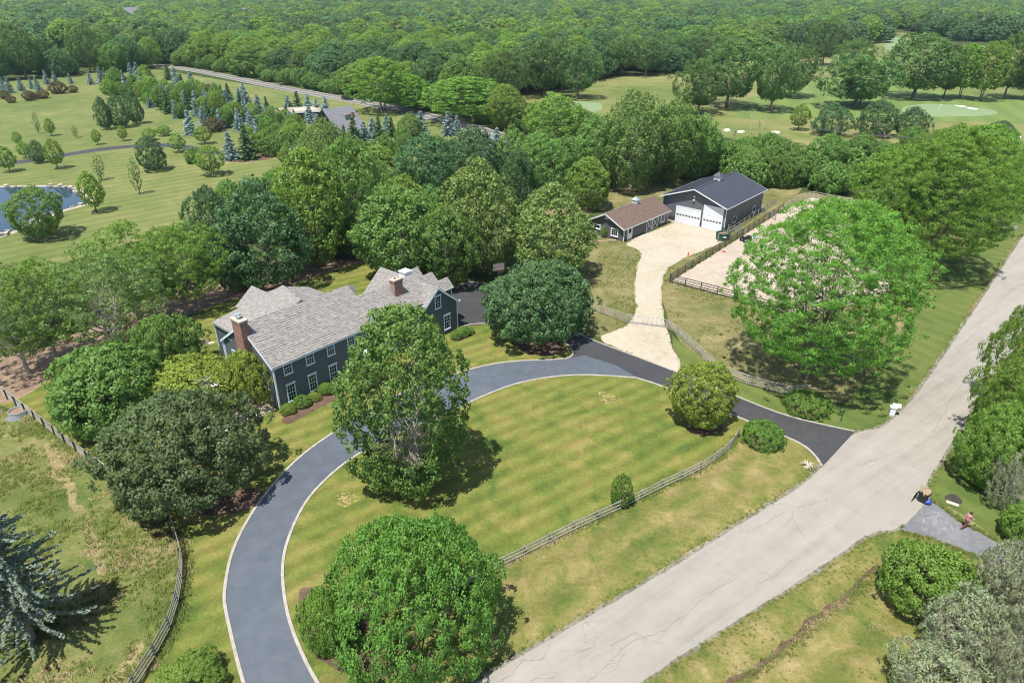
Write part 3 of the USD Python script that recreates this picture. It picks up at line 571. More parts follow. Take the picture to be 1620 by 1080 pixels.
# wing in front plane, lower ridge
WZ = 7.93; wy = (WZ - ez) / m_ - OH; WZ_ = WZ + .12
roof_slab(house, [(X1 + .005, -OH, ez + .118), (23.9, -OH, ez + .118), (23.9, wy, WZ_), (X1 + .005, wy, WZ_)], M_SHAKED)
roof_slab(house, [(X1 + .005, wy, WZ_), (23.9, wy, WZ_), (23.9, 6.4, 5.4), (X1 + .005, 6.4, 5.4)], M_SHAKED)
wsl = math.hypot(wy + OH, WZ_ - ez - .12); Vw = np.array([0, wy + OH, WZ_ - ez - .12]) / wsl
shingles(house, 'shingles', (X1, -OH - .04, ez + .12), E1, Vw, [(0, 0), (9.2, 0), (9.2, wsl), (0, wsl)], M_SHAKE, 2)
# hip facet where the tall ridge ends
P0, P1, P2 = np.array([X1, DY / 2, RZ_]), np.array([X1, wy, WZ_]), np.array([X1 + 3.3, 7.9, 7.0])
hp = MB(); hp.prism([P0, P1, P2], (0, 0, -.1)); part(house, 'roof', hp, M_SHAKED)
u_ = P2 - P1; L_ = np.linalg.norm(u_); u_ = u_ / L_; v_ = (P0 - P1) - u_ * ((P0 - P1) @ u_); h_ = np.linalg.norm(v_); v_ /= h_
shingles(house, 'shingles', P1, u_, v_, [(0, 0), (L_, 0), ((P0 - P1) @ u_, h_)], M_SHAKED, 3, .36, .2, .04)
# garage cross gable
gx, gz = 23.95, 7.27; gez = 4.15 - .28 * m2 + .12; yb = 10.3
gsl = math.hypot(3.83, gz - gez); Vl = np.array([3.83, 0, gz - gez]) / gsl; Vr = np.array([-3.83, 0, gz - gez]) / gsl
roof_slab(house, [(20.12, -1.05, gez), (gx, -1.05, gz), (gx, yb, gz), (20.12, yb, gez)], M_SHAKED)
roof_slab(house, [(gx, -1.05, gz), (27.78, -1.05, gez), (27.78, yb, gez), (gx, yb, gz)], M_SHAKED)
shingles(house, 'shingles', (20.12, yb, gez), -D1, Vl, [(0, 0), (yb + 1.05, 0), (yb + 1.05, gsl), (0, gsl)], M_SHAKE, 4)
shingles(house, 'shingles', (27.78, -1.05, gez), D1, Vr, [(0, 0), (yb + 1.05, 0), (yb + 1.05, gsl), (0, gsl)], M_SHAKED, 5)
for k in range(3):                                              # wall dormers over the garage doors
    yc = 1.75 + 2.95 * k; zr = 6.62; zz = 5.45; hw_ = 1.28; xe = 28.35; xi = 24.3
    for s in (-1, 1):
        roof_slab(house, [(xi, yc, zr), (xe, yc, zr), (xe, yc + s * hw_, zz), (xi, yc + s * hw_, zz)], M_SHAKED, .1)
        dsl = math.hypot(hw_, zr - zz); shingles(house, 'shingles', (xi, yc + s * hw_, zz), E1, np.array([0, -s * hw_, zr - zz]) / dsl, [(0, 0), (xe - xi, 0), (xe - xi, dsl), (0, dsl)], M_SHAKE, 20 + k * 2 + s)
    c = MB(); c.box(28.03, 28.14, yc - 1.05, yc - .93, 0, 5.4); part(house, 'corner_board', c, M_TRIM)
    d = MB(); d.box(27.99, 28.06, yc - .85, yc + .85, .05, 2.5); gd = part(house, 'garage_door', d, M_WHITE)
# rear ell: hip roof, back gable and half round bay
def tri_roof(pts, seed, mat=M_SHAKED, wid=.4, expo=.25):
    pts = [np.array(p, float) for p in pts]; hp = MB(); hp.prism(pts, (0, 0, -.1)); part(house, 'roof', hp, M_SHAKED)
    u = pts[1] - pts[0]; L = np.linalg.norm(u); u = u / L; n = np.cross(u, pts[2] - pts[0]); v = np.cross(n / np.linalg.norm(n), u)
    shingles(house, 'shingles', pts[0], u, v, [((p - pts[0]) @ u, (p - pts[0]) @ v) for p in pts], mat, seed, wid, expo, .04)
R0, R1, R2 = (10.1, 9.0, 7.35), (11.2, 14.2, 7.2), (10.0, 16.0, 6.45)
tri_roof([(2.15, 16.85, 4.85), (2.15, 8.6, 4.85), R0, R1], 31, M_SHAKE)
tri_roof([(7.6, 17.0, 4.85), (2.15, 16.85, 4.85), R1], 32)
tri_roof([(7.0, 19.8, 4.4), (7.0, 14.5, 4.4), (9.6, 14.0, 6.62), (9.6, 19.5, 6.62)], 33)
tri_roof([(12.2, 14.2, 4.4), (12.2, 19.8, 4.4), (9.6, 19.5, 6.62), (9.6, 14.0, 6.62)], 34)
bay = [(11.4, 19.6, 5.0), (12.8, 19.5, 5.0), (14.7, 18.7, 5.0), (16.3, 16.6, 5.0), (16.4, 13.3, 5.0), (14.6, 9.6, 5.0)]
for k in range(len(bay) - 1): tri_roof([bay[k + 1], bay[k], R1], 40 + k, M_SHAKED, .3, .2)
tri_roof([(14.6, 9.6, 5.0), R1, R0], 51)
w = MB(); c_ = np.array([14, 14.5]); ring = [c_ + (np.array(p[:2]) - c_) * .93 for p in bay] + [np.array([12.3, 10.05])]
pr = [(x, y, 0) for x, y in ring][::-1]; w.prism(pr, (0, 0, 4.9)); part(house, 'wall', w, M_SIDE)
# fascia, rakes, gutter
f = MB(); f.box(X0, X1 + 6, -OH - .05, -OH - .004, ez - .10, ez + .11); part(house, 'fascia', f, M_TRIM)
f = MB()
for s in (0, 1):
    ya, yc2 = (-OH, DY / 2) if s == 0 else (DY + OH, DY / 2); f.prism([(X0 - .03, ya, ez - .16), (X0 - .03, yc2, RZ - .18), (X0 - .03, yc2, RZ_ - .003), (X0 - .03, ya, ez + .115)][::(1 if s else -1)], (.028, 0, 0))
part(house, 'fascia', f, M_TRIM)
f = MB()
for s in (-1, 1):
    xa = gx + s * 3.83; f.prism([(xa, -1.09, gez - .26), (gx, -1.09, gz - .3), (gx, -1.09, gz - .003), (xa, -1.09, gez - .003)][::(-1 if s > 0 else 1)], (0, .036, 0))
f.box(27.4, 28.0, -1.02, -.72, 4.0, 4.1); part(house, 'fascia', f, M_TRIM)
f = MB(); f.box(2.2, 2.6, 8.6, 17.0, 4.58, 4.72); f.box(2.4, 2.5, 16.85, 17.0, 0, 4.6); f.tube([(-.1, DY + .1, 0), (-.1, DY + .1, EV)], .06); part(house, 'gutter', f, M_TRIM)
# windows
for x0, x1, z0, z1, hd in ((1.18, 2.26, 4.0, 5.56, 0), (4.05, 5.13, 3.97, 5.53, 0), (6.9, 7.98, 3.95, 5.5, 0), (9.8, 10.88, 3.95, 5.5, 0), (12.5, 13.6, 3.95, 5.5, 0), (1.15, 2.25, .6, 2.72, .14), (3.97, 5.07, .58, 2.68, .14), (6.83, 7.93, .56, 2.66, .14), (9.75, 10.85, .56, 2.66, .14)):
    window(house, M_TRIM, 'window', ((x0 + x1) / 2, -.026, z0), E1, -D1, x1 - x0, z1 - z0, 3, 4, head=hd)
window(house, M_TRIM, 'window', (27.5 - 3.55, -.826, 4.3), E1, -D1, 1.1, 1.75, 3, 4, head=.14)
window(house, M_TRIM, 'window', (27.5 - 2.05, -.826, .7), E1, -D1, 1.15, 2.1, 3, 4, head=.14)
for x in (16.2, 18.4): window(house, M_TRIM, 'window', (x, .22, 1.2), E1, -D1, 1.1, 2.0, 3, 4, head=.14)
for y, z in ((7.6, 3.6), (2.0, .9)): window(house, M_TRIM, 'window', (-.026, y, z), -D1, -E1, 1.5, 1.3, 2, 1)
d = MB(); d.box(11.75, 12.95, -.12, -.03, .1, 2.35); dr = part(house, 'door', d, M_WHITE, 'white front door'); d = MB(); d.box(11.4, 13.3, -1.4, -.13, 2.6, 2.78); d.box(11.45, 11.6, -1.35, -1.2, .12, 2.6); d.box(13.1, 13.25, -1.35, -1.2, .12, 2.6); d.box(11.2, 13.5, -1.5, -.13, 0, .12); part(house, 'porch', d, M_WHITE)
v = MB(); v.box(-.06, -.03, 7.9, 8.8, 6.15, 6.25); part(house, 'vent', v, M_WHITE)
ch = chimney(house, -.42, 4.45, .85, 1.75, 0, 10.15, 'tall brick chimney on the left gable')
f = MB(); f.cyl((-.42, 4.45), .2, .2, 10.152, 10.5); f.cyl((-.42, 4.45), .36, .30, 10.5, 10.56); f.box(-.8, -.1, 4.2, 4.7, 10.62, 10.68); part(ch, 'flue', f, M_GALV)
ch = chimney(house, 19.6, 1.95, 1.35, .85, 6.2, 9.15, 'short brick chimney on the right wing')
f = MB(); f.cyl((19.4, 1.95), .17, .15, 9.152, 9.38); f.cyl((19.95, 1.95), .12, .1, 9.152, 9.3); part(ch, 'flue', f, M_BRICK)
c = MB(); c.box(23.35, 24.55, 4.6, 5.8, 6.9, 7.95); cp = part(house, 'cupola', c, M_WHITE, 'white box cupola base on the garage ridge'); c = MB(); c.box(23.25, 24.65, 4.5, 5.9, 7.952, 8.05); part(cp, 'lid', c, M_WHITE)

# ------------------------------------------------------------------ the big dark barn (local x along its front to the left corner at -13.4)
BO = G(1040 + 872 / 8.305, 260 + 895 / 8.305) + [.05, .3, 0]
barn = thing('steel_barn', 'large charcoal steel barn with two white garage doors and a cupola', 'barn', (BO[0], BO[1], 0), -41)
BW, BD, BE, BR = 13.5, 17.0, 4.75, 7.15; bm = (BR - BE) / (BW / 2)
mb = MB(); mb.prism([(-BW, 0, 0), (0, 0, 0), (0, 0, BE), (-BW / 2, 0, BR), (-BW, 0, BE)], (0, BD, 0)); part(barn, 'wall', mb, M_BARNSIDE)
x = -BW + .35                                                   # ribbed steel sheets, each sheet a panel
while x < -.3:
    top = BE + bm * min(x + BW, -x) - .25; b = MB()
    blocked = [(-10.45, -5.0, 3.25), (-4.65, -.5, 4.55)]
    z0 = .1
    for a, c, h in blocked:
        if a - .4 < x < c + .05: z0 = h
    if top > z0 + .2:
        b.box(x - .02, x + .02, -.028, -.003, z0, top)
        part(barn, 'wall_rib', b, M_BARNSIDE)
    x += .9
y = .5
while y < BD - .3:
    b = MB(); b.box(.003, .028, y - .02, y + .02, .1, BE - .05); part(barn, 'wall_rib', b, M_BARNSIDE); y += .92
bz = lambda d: BE + bm * d
for s in (-1, 1):
    x0 = -BW / 2; x1 = (-BW - .45) if s < 0 else .45; ze = BE - .45 * bm + .1
    poly = [(x0, -.75, BR + .1), (x1, -.75, ze), (x1, BD + .8, ze), (x0, BD + .8, BR + .1)]
    rf = roof_slab(barn, poly if s > 0 else poly[::-1], M_STEEL, .09)
    y = -.45
    rb = MB()
    while y < BD + .75:                                        # standing ribs of the roof
        a, c = np.array([x0, y, BR + .115]), np.array([x1, y, ze + .015]); rb.bar(a, c, .04, .035); y += .46
    part(rf, 'roof_rib', rb, M_STEEL, kind='stuff')
    t = MB(); t.bar((x0, -.78, BR - .01), (x1, -.78, ze - .11), .05, .2); t.bar((x1 + s * .03, -.75, ze - .08), (x1 + s * .03, BD + .8, ze - .08), .05, .16); t.bar((x0, BD + .83, BR - .01), (x1, BD + .83, ze - .11), .05, .2); part(barn, 'white_trim', t, M_WHITE)
t = MB(); t.bar((-BW / 2, -.76, BR + .13), (-BW / 2, BD + .82, BR + .13), .35, .04); part(barn, 'ridge_cap', t, M_STEEL)
for cx, cy in ((0, 0), (-BW, 0), (0, BD)):
    t = MB(); t.box(cx - .08, cx + .035, cy - .035, cy + .08, 0, BE - .1) if cx > -1 else t.box(cx - .035, cx + .08, cy - .035, cy + .08, 0, BE - .1); part(barn, 'corner_trim', t, M_WHITE)
t = MB()
for a, c in ((-BW, -10.43), (-5.02, -4.63), (-.49, 0)): t.box(a, c, -.045, -.003, 0, .9)
t.box(.003, .045, 0, BD, 0, .9); part(barn, 'wainscot', t, M_BARNDK)
def sectional(x0, x1, h, nwin):
    d = MB(); d.box(x0 - .12, x0, -.12, -.004, 0, h + .12); d.box(x1, x1 + .12, -.12, -.004, 0, h + .12); d.box(x0, x1, -.12, -.004, h, h + .12); fr_ = part(barn, 'garage_door', d, M_WHITE)
    n = max(4, round(h / .62))
    for k in range(n):
        p = MB(); p.box(x0 + .004, x1 - .004, -.085, -.03, h * k / n + .006, h * (k + 1) / n - .006); part(fr_, 'door_panel', p, M_DOORW)
    k = n // 2 if h < 4 else n // 2 - 1
    for i in range(nwin):
        xc = x0 + (x1 - x0) * (i + .5) / nwin; p = MB(); p.box(xc - .2, xc + .2, -.095, -.0855, h * (k + .5) / n - .14, h * (k + .5) / n + .14); part(fr_, 'pane', p, M_ROOM)
sectional(-10.3, -5.15, 3.1, 8); sectional(-4.5, -.62, 4.4, 6)
for y0 in (3.3, 12.3):
    window(barn, M_WHITE, 'window', (.03, y0 + .75, .95), D1, E1, 1.5, 1.25, 2, 1)
l = MB(); l.cyl((-6.8, -.2), .14, .22, 4.75, 5.05, 10); l.tube([(-6.8, 0, 5.0), (-6.8, -.2, 5.1)], .03); l.box(-6.9, -6.7, -.25, -.005, 5.5, 5.75); part(barn, 'floodlight', l, M_WHITE)
def cupola(parent, x, y, z, s, body, roof, vane=False):
    c = MB(); c.box(x - s / 2, x + s / 2, y - s / 2, y + s / 2, z - .35, z + s * .62); p = part(parent, 'cupola', c, body)
    l = MB()
    for k in range(5):
        zz = z + .08 + k * s * .09; l.box(x - s * .36, x + s * .36, y - s / 2 - .03, y - s / 2 - .004, zz, zz + .03); l.box(x + s / 2 + .004, x + s / 2 + .03, y - s * .36, y + s * .36, zz, zz + .03)
    part(p, 'louvre', l, body)
    r = MB(); q = s * .68; b = [(x - q, y - q, z + s * .624), (x + q, y - q, z + s * .624), (x + q, y + q, z + s * .624), (x - q, y + q, z + s * .624)]; a = (x, y, z + s * 1.25)
    r.add(b + [a], [(0, 1, 4), (1, 2, 4), (2, 3, 4), (3, 0, 4), (0, 2, 1), (0, 3, 2)]); part(p, 'cupola_roof', r, roof)
    if vane:
        v = MB(); v.tube([(x, y, z + s * 1.2), (x, y, z + s * 1.2 + .7)], .02, 5); v.box(x - .3, x + .3, y - .015, y + .015, z + s * 1.2 + .5, z + s * 1.2 + .56); v.box(x + .15, x + .32, y - .01, y + .01, z + s * 1.2 + .44, z + s * 1.2 + .64); part(p, 'weathervane', v, M_DARK)
cupola(barn, -BW / 2, 9.3, BR + .05, 1.25, M_WHITE, M_STEEL)
ap = solo('barn_apron', (lambda R: (np.array([list(BO[:2] + np.array([math.cos(math.radians(-41)) * x - math.sin(math.radians(-41)) * y, math.sin(math.radians(-41)) * x + math.cos(math.radians(-41)) * y])) + [.02] for x, y in ((-13.4, -1.3), (-.2, -1.3), (-.2, -.07), (-13.4, -.07))]), np.array([[0, 1, 2, 3]])))(0), M_CURB, 'concrete apron along the front of the charcoal barn', 'apron', kind='structure')

# ------------------------------------------------------------------ the brown roofed shed
SO = G(920 + 650 / 9.82, 280 + 1010 / 9.82)
shed = thing('stable_shed', 'low grey stable with brown shingle roof and white cross braced doors', 'shed', (SO[0], SO[1], 0), -42.5)
SW, SD, SE, SR = 7.9, 15.3, 2.62, 4.55; sm = (SR - SE) / (SW / 2)
mb = MB(); mb.prism([(-SW, 0, 0), (0, 0, 0), (0, 0, SE), (-SW / 2, 0, SR), (-SW, 0, SE)], (0, SD, 0)); part(shed, 'wall', mb, M_SHEDSIDE)
for k in range(26):                                             # board panels of the walls
    y = .55 * k + .45
    if y < SD - .2 and not (.95 < y < 2.75 or 7.2 < y < 12.6): b = MB(); b.box(.003, .02, y - .03, y + .03, .05, SE - .05); part(shed, 'batten', b, M_SHEDSIDE)
for k in range(13):
    x = -SW + .6 * k + .5
    if x < -.2:
        b = MB(); zt = SE + sm * min(x + SW, -x) - .2
        b.box(x - .03, x + .03, -.02, -.003, .05, 1.0 if (-7.0 < x < -5.1 or -3.0 < x < -1.1) else zt); part(shed, 'batten', b, M_SHEDSIDE)
for s in (-1, 1):
    x0 = -SW / 2; x1 = -SW - .4 if s < 0 else .4; ze = SE - .4 * sm + .1
    poly = [(x0, -.62, SR + .1), (x1, -.62, ze), (x1, SD + .45, ze), (x0, SD + .45, SR + .1)]
    roof_slab(shed, poly if s > 0 else poly[::-1], M_ASPH, .09)
    q = math.hypot(x1 - x0, SR + .1 - ze); shingles(shed, 'shingles', (x1, -.62 if s > 0 else SD + .45, ze), D1 * s, np.array([x0 - x1, 0, SR + .1 - ze]) / q, [(0, 0), (SD + 1.07, 0), (SD + 1.07, q), (0, q)], M_ASPH, 60 + s, .6, .17, .02)
    t = MB(); t.bar((x0, -.65, SR), (x1, -.65, ze - .1), .05, .2); t.bar((x1 + s * .03, -.62, ze - .07), (x1 + s * .03, SD + .45, ze - .07), .05, .15); part(shed, 'white_trim', t, M_WHITE)
for cx, cy in ((0, 0), (-SW, 0), (0, SD)):
    t = MB(); a = (cx - .11, cx + .03) if cx > -1 else (cx - .03, cx + .11); b = (cy - .03, cy + .11) if cy < 1 else (cy - .11, cy + .03); t.box(*a, *b, 0, SE - .05); part(shed, 'corner_trim', t, M_WHITE)
window(shed, M_WHITE, 'window', (-6.05, -.02, 1.2), E1, -D1, 1.65, .95, 2, 1, casing=.18)
window(shed, M_WHITE, 'window', (-2.05, -.02, .65), E1, -D1, 1.65, 1.5, 3, 3, casing=.18)
v = MB(); v.box(-4.4, -3.55, -.06, -.003, 3.45, 4.1); vp = part(shed, 'vent', v, M_WHITE)
for k in range(5): v = MB(); v.box(-4.32, -3.63, -.08, -.062, 3.52 + k * .11, 3.55 + k * .11); part(vp, 'slat', v, M_TRIM)
d = MB(); d.box(.004, .07, 1.05, 2.7, .02, 2.4); dp = part(shed, 'door', d, M_WHITE); d = MB(); d.box(.072, .08, 1.5, 2.25, 1.25, 2.1); part(dp, 'pane', d, M_ROOM); d = MB(); d.tube([(.12, 2.5, 1.05), (.074, 2.5, 1.05)], .035); part(dp, 'handle', d, M_DARK)
for y0 in (7.35, 9.5):
    d = MB(); d.box(.024, .06, y0, y0 + 2.1, .05, 2.42); dp = part(shed, 'stable_door', d, M_SHEDSIDE)
    b = MB()
    for a, c in (((y0 + .07, .05), (y0 + .07, 2.42)), ((y0 + 2.03, .05), (y0 + 2.03, 2.42)), ((y0 + .14, .12), (y0 + 1.96, .12)), ((y0 + .14, 2.35), (y0 + 1.96, 2.35))): b.bar((.078, *a), (.078, *c), .13 if a[0] == c[0] else .03, .03 if a[0] == c[0] else .13)
    for a, c, o in (((y0 + .14, .2), (y0 + 1.96, 2.28), .074), ((y0 + 1.96, .2), (y0 + .14, 2.28), .082)): b.bar((o, *a), (o, *c), .022, .13, up=(1, 0, 0)) if False else b.bar((o, *a), (o, *c), .12, .02, up=(1, 0, 0))
    part(dp, 'cross_brace', b, M_WHITE)
d = MB(); d.box(.004, .06, 11.75, 12.4, .05, 2.2); part(shed, 'door', d, M_GREENP, 'dark green side door')
window(shed, M_WHITE, 'window', (.02, 13.25, .65), D1, E1, 1.5, 1.65, 3, 3, casing=.18)
l = MB(); l.box(.004, .12, 14.35, 14.5, 1.6, 1.9); part(shed, 'lamp', l, M_WHITE)
cupola(shed, -SW / 2, 9.3, SR + .1, .95, M_WHITE, M_GALV, True)
tb = thing('timber_edging', 'brown timber edging of the bed before the grey stable', 'edging', (SO[0], SO[1], 0), -42.5)
for a, c in (((-7.9, -.3), (-7.9, -3.0)), ((-7.9, -3.0), (-3.2, -3.3)), ((-3.2, -3.3), (-1.3, -.5))):
    b = MB(); b.bar((*a, .14), (*c, .14), .2, .28); part(tb, 'timber', b, M_TAN)

# ------------------------------------------------------------------ steep roofed house beyond the meadow, flat roofed wing, houses far off
AO = np.array([-55.6, 212.2])
af = thing('steep_roof_house', 'steep grey roofed house half hidden by blue spruces', 'house', (*AO, 0), 48)      # local x along the ridge
mb = MB(); mb.prism([(0, -6.2, 0), (0, -6.2, 3.4), (0, 0, 8.8), (0, 6.2, 3.4), (0, 6.2, 0)], (9, 0, 0)); part(af, 'wall', mb, M_SIDE)
for s in (-1, 1):
    poly = [(-1.2, 0, 9.05), (9.4, 0, 9.05), (9.4, s * 7.0, 2.95), (-1.2, s * 7.0, 2.95)]
    roof_slab(af, poly, M_SLATE, .18); q = math.hypot(7.0, 6.1); shingles(af, 'shingles', (-1.2, s * 7.0, 2.95), E1, np.array([0, -s * 7.0, 6.1]) / q, [(0, 0), (10.6, 0), (10.6, q), (0, q)], M_SLATE, 70 + s, .9, .35, .04)
    t = MB(); t.bar((-1.22, 0, 8.95), (-1.22, s * 7.05, 2.8), .1, .35); part(af, 'rake_board', t, M_DARK)
gl = MB(); gl.prism([(-.02, -4.0, 3.0), (-.02, 0, 7.2), (-.02, 4.0, 3.0)], (-.03, 0, 0)); part(af, 'gable_glass', gl, M_ROOM)
c = MB(); c.box(4.2, 6.2, -3.9, -2.6, 4.6, 7.3); part(af, 'roof_dormer', c, M_SLATE); c = MB(); c.box(7.0, 7.8, -3.4, -2.6, 5.5, 7.6); part(af, 'chimney', c, M_BRICK)
p0 = G(452, 192); fl = thing('flat_roof_wing', 'low flat pale roofed building left of the steep roofed house', 'building', (p0[0], p0[1], 0), 20)
mb = MB(); mb.box(-2, 12, -1, 8, 0, 2.8); part(fl, 'wall', mb, M_SHEDSIDE); mb = MB(); mb.box(-2.5, 12.5, -1.5, 8.5, 2.802, 3.05); part(fl, 'roof', mb, M_CARD); mb = MB(); mb.box(-2.6, 12.6, -1.62, -1.502, 2.7, 3.2); mb.box(-2.6, 12.6, 8.502, 8.62, 2.7, 3.2); mb.box(-2.62, -2.502, -1.5, 8.5, 2.7, 3.2); part(fl, 'parapet', mb, M_WHITE)
mb = MB(); mb.box(3, 11, 1, 7, 3.052, 3.1); part(fl, 'roof_membrane', mb, M_CAP)
def far_house(px, py, w, d, ev, rz, rot, label, wall, roof):
    p = G(px, py); h = thing('far_house', label, 'house', (p[0], p[1], 0), rot)
    part(h, 'wall', gable_block(-w / 2, w / 2, -d / 2, d / 2, ev, rz - .05), wall)
    for s in (-1, 1):
        roof_slab(h, [(-w / 2 - .5, 0, rz + .15), (w / 2 + .5, 0, rz + .15), (w / 2 + .5, s * (d / 2 + .5), ev), (-w / 2 - .5, s * (d / 2 + .5), ev)], roof, .2)
    for i in range(4): window(h, M_WHITE, 'window', (-w / 2 + w * (i + .5) / 4, -d / 2, ev * .45), E1, -D1, 1.4, 1.8, 1, 1)
    c = MB(); c.box(w * .2, w * .2 + 1.4, -.6, .8, ev, rz + 1.6); part(h, 'chimney', c, M_CAP)
far_house(215, 38, 26, 14, 7.5, 17.5, 15, 'far pale house with two grey roof peaks among the woods', M_SHEDSIDE, M_SLATE)
far_house(76, 48, 16, 12, 7, 13.5, -20, 'far white house with a pale chimney left of the grey roofed one', M_WHITE, M_SLATE)
far_house(392, 35, 18, 12, 8, 15.5, 10, 'tiny far roof among the woods near the top middle left', M_WHITE, M_SLATE)

# ------------------------------------------------------------------ fences
def fence(pts, label, mat, rails=3, h=1.25, step=2.4, world_pts=False, seed=0, name='rail_fence', group=None, w=.035, rh=.13, postmat=None):
    p = np.asarray(pts, float) if world_pts else G2(pts)
    ln = LineString(p); n = max(1, round(ln.length / step)); r = np.random.default_rng(100 + seed)
    q = [np.array(ln.interpolate(i / n, True).coords[0]) for i in range(n + 1)]
    o = q[0]; t = thing(name, label, 'fence', (o[0], o[1], 0), group=group)
    tops = []
    for i, a in enumerate(q):
        d = (q[min(i + 1, n)] - q[max(i - 1, 0)]); d /= np.linalg.norm(d); nn = np.array([-d[1], d[0]])
        lean = r.normal(0, .018, 2); hh = h + r.normal(0, .02)
        mb = MB(); mb.bar((*(a - o), -.05), (*(a - o + lean), hh + .08), .13, .11, up=(d[0], d[1], 0)); part(t, 'post', mb, postmat or mat); tops.append((a - o + nn * .085, hh))
    for i in range(n):
        for k in range(rails):
            f = (k + .75) / (rails - .25)
            a, b = tops[i], tops[i + 1]; j = r.normal(0, .012, 2)
            mb = MB(); mb.bar((*a[0], a[1] * f - .04 + j[0]), (*b[0], b[1] * f - .04 + j[1]), w, rh); part(t, 'rail', mb, mat)
    return t
fence([(-40, 592), (-10, 614), (15, 634), (45, 657), (90, 692), (136, 727), (200, 775), (262, 824)], 'pale topped rail fence left of the house, running behind the dark maple', M_FENCEP, 4, 1.25, seed=1, postmat=M_FENCED)
fence([(272, 832), (279, 852), (287, 880), (288, 900), (286, 932), (276, 977), (257, 1022), (229, 1062), (196, 1120), (150, 1200)], 'curving dark rail fence between pasture and loop driveway', M_FENCEG, 4, 1.3, 2.3, seed=2, postmat=M_FENCED)
fence(fence_line[:-4], 'grey rail fence curving across the front lawn above the road', M_FENCEP, 3, 1.05, 2.5, world_pts=True, seed=3, postmat=M_FENCEG)
fence([(1054, 519), (1068, 527), (1084, 542), (1124, 580), (1139, 593), (1180, 608), (1243, 626), (1278, 624)], 'pale four rail fence from the gate towards the low hedges', M_FENCEP, 4, 1.25, 2.5, seed=4)
fence([(993, 511), (960, 499), (930, 486), (890, 470)], 'pale rail fence left of the gravel lane gate', M_FENCEP, 4, 1.25, 2.5, seed=5)
fence(arena[[0, 1]], 'dark rail fence along the lane side of the sand arena', M_FENCED, 4, 1.4, 2.6, world_pts=True, seed=6)
fence(arena[[0, 6, 5, 4]], 'dark rail fence along the near side of the sand arena', M_FENCED, 4, 1.4, 2.6, world_pts=True, seed=7)
fence(arena[[1, 2, 3]], 'pale topped rail fence at the far end of the sand arena', M_FENCEP, 3, 1.4, 2.8, world_pts=True, seed=8)
off = np.array([-1.2, 1.4]); fence(np.array([arena[0] + (arena[1] - arena[0]) * .45 + off * 1.2, arena[1] + off * 1.5 + (arena[1] - arena[0]) * .05]), 'second dark rail fence beside the charcoal barn, parallel to the arena', M_FENCEG, 3, 1.3, 2.6, world_pts=True, seed=9)
fence([(150, 510), (215, 486), (277, 462), (353, 440), (420, 425)], 'dark three rail fence in tree shade behind the house', M_FENCED, 3, 1.25, 2.6, seed=10)
fence([(806, 300), (833, 291), (858, 299), (880, 312)], 'pale rail pen fence between the tall light maples', M_FENCEP, 3, 1.3, 2.8, seed=11)
fence([(920, 314), (940, 322), (962, 330)], 'short pale rail fence left of the brown roofed stable', M_FENCEP, 3, 1.3, 2.8, seed=12)
fence([(1130, 349), (1150, 358)] if False else [(1151, 366), (1178, 372)], 'tube gate panel between the charcoal barn and the arena fence', M_TUBE, 5, 1.3, 1.7, seed=13, w=.04, rh=.05, name='tube_gate')
fence([(1210, 340), (1226, 349)], 'tube gate panel at the back corner of the charcoal barn', M_TUBE, 5, 1.3, 1.9, seed=14, w=.04, rh=.05, name='tube_gate')
# lane gates
ga, gb = G(994, 511), G(1053, 518); gm = (ga + gb) / 2
for a, b, lab in ((ga, gm, 'left leaf of the tube gate across the gravel lane'), (gm, gb, 'right leaf of the tube gate across the gravel lane')):
    t = thing('lane_gate', lab, 'gate', (a[0], a[1], 0)); v = b - a; L = np.linalg.norm(v); u = v / L
    fr_ = MB(); fr_.tube([u * .1 + Zv * .12, u * .1 + Zv * 1.3, u * (L - .1) + Zv * 1.3, u * (L - .1) + Zv * .12, u * .1 + Zv * .12], .032, 6); part(t, 'frame', fr_, M_TUBE)
    for k in range(1, 5): m = MB(); m.tube([u * .1 + Zv * (.12 + .236 * k), u * (L - .1) + Zv * (.12 + .236 * k)], .022, 5); part(t, 'bar', m, M_TUBE)
    for k in range(1, 4): m = MB(); m.tube([u * (L * k / 4) + Zv * .12, u * (L * k / 4) + Zv * 1.3], .018, 5); part(t, 'upright', m, M_TUBE)

# ------------------------------------------------------------------ small things
def at(px, py): p = G(px, py); return (p[0], p[1], 0)
t = thing('mailbox', 'white mailbox on a stone pillar beside the upper road', 'mailbox', at(1410, 656), -20)
m = MB(); m.box(-.26, .26, -.26, .26, 0, 1.0); m.box(-.33, .33, -.33, .33, 1.002, 1.08); part(t, 'pillar', m, M_WHITE)
m = MB(); v = []; a = np.linspace(0, math.pi, 8); prof = [(-.2, 1.10)] + [(-.2 * math.cos(x), 1.3 + .2 * math.sin(x)) for x in a] + [(.2, 1.10)]
m.prism([(-.2, y, z - .015) for y, z in prof], (.9, 0, 0)); part(t, 'box', m, M_WHITE); m = MB(); m.box(.1, .2, .205, .215, 1.2, 1.4); part(t, 'flag', m, M_RED)
t = thing('mailbox', 'grey mailbox on a leaning post under the right hand trees', 'mailbox', at(1524, 694), 25)
m = MB(); m.bar((0, 0, 0), (.12, .1, 1.05), .1, .1, up=(1, 0, 0)); part(t, 'post', m, M_FENCEG); m = MB(); m.prism([(-.3, y + .1, z) for y, z in prof], (.65, 0, 0)); part(t, 'box', m, M_GALV)
t = thing('utility_marker', 'thin green utility post in the grass near the pale mailbox', 'post', at(1330, 666)); m = MB(); m.cyl((0, 0), .06, .055, 0, 1.5, 8); part(t, 'post', m, M_GREENP); m = MB(); m.cyl((0, 0), .08, .05, 1.502, 1.6, 8); part(t, 'cap', m, M_GREENP)
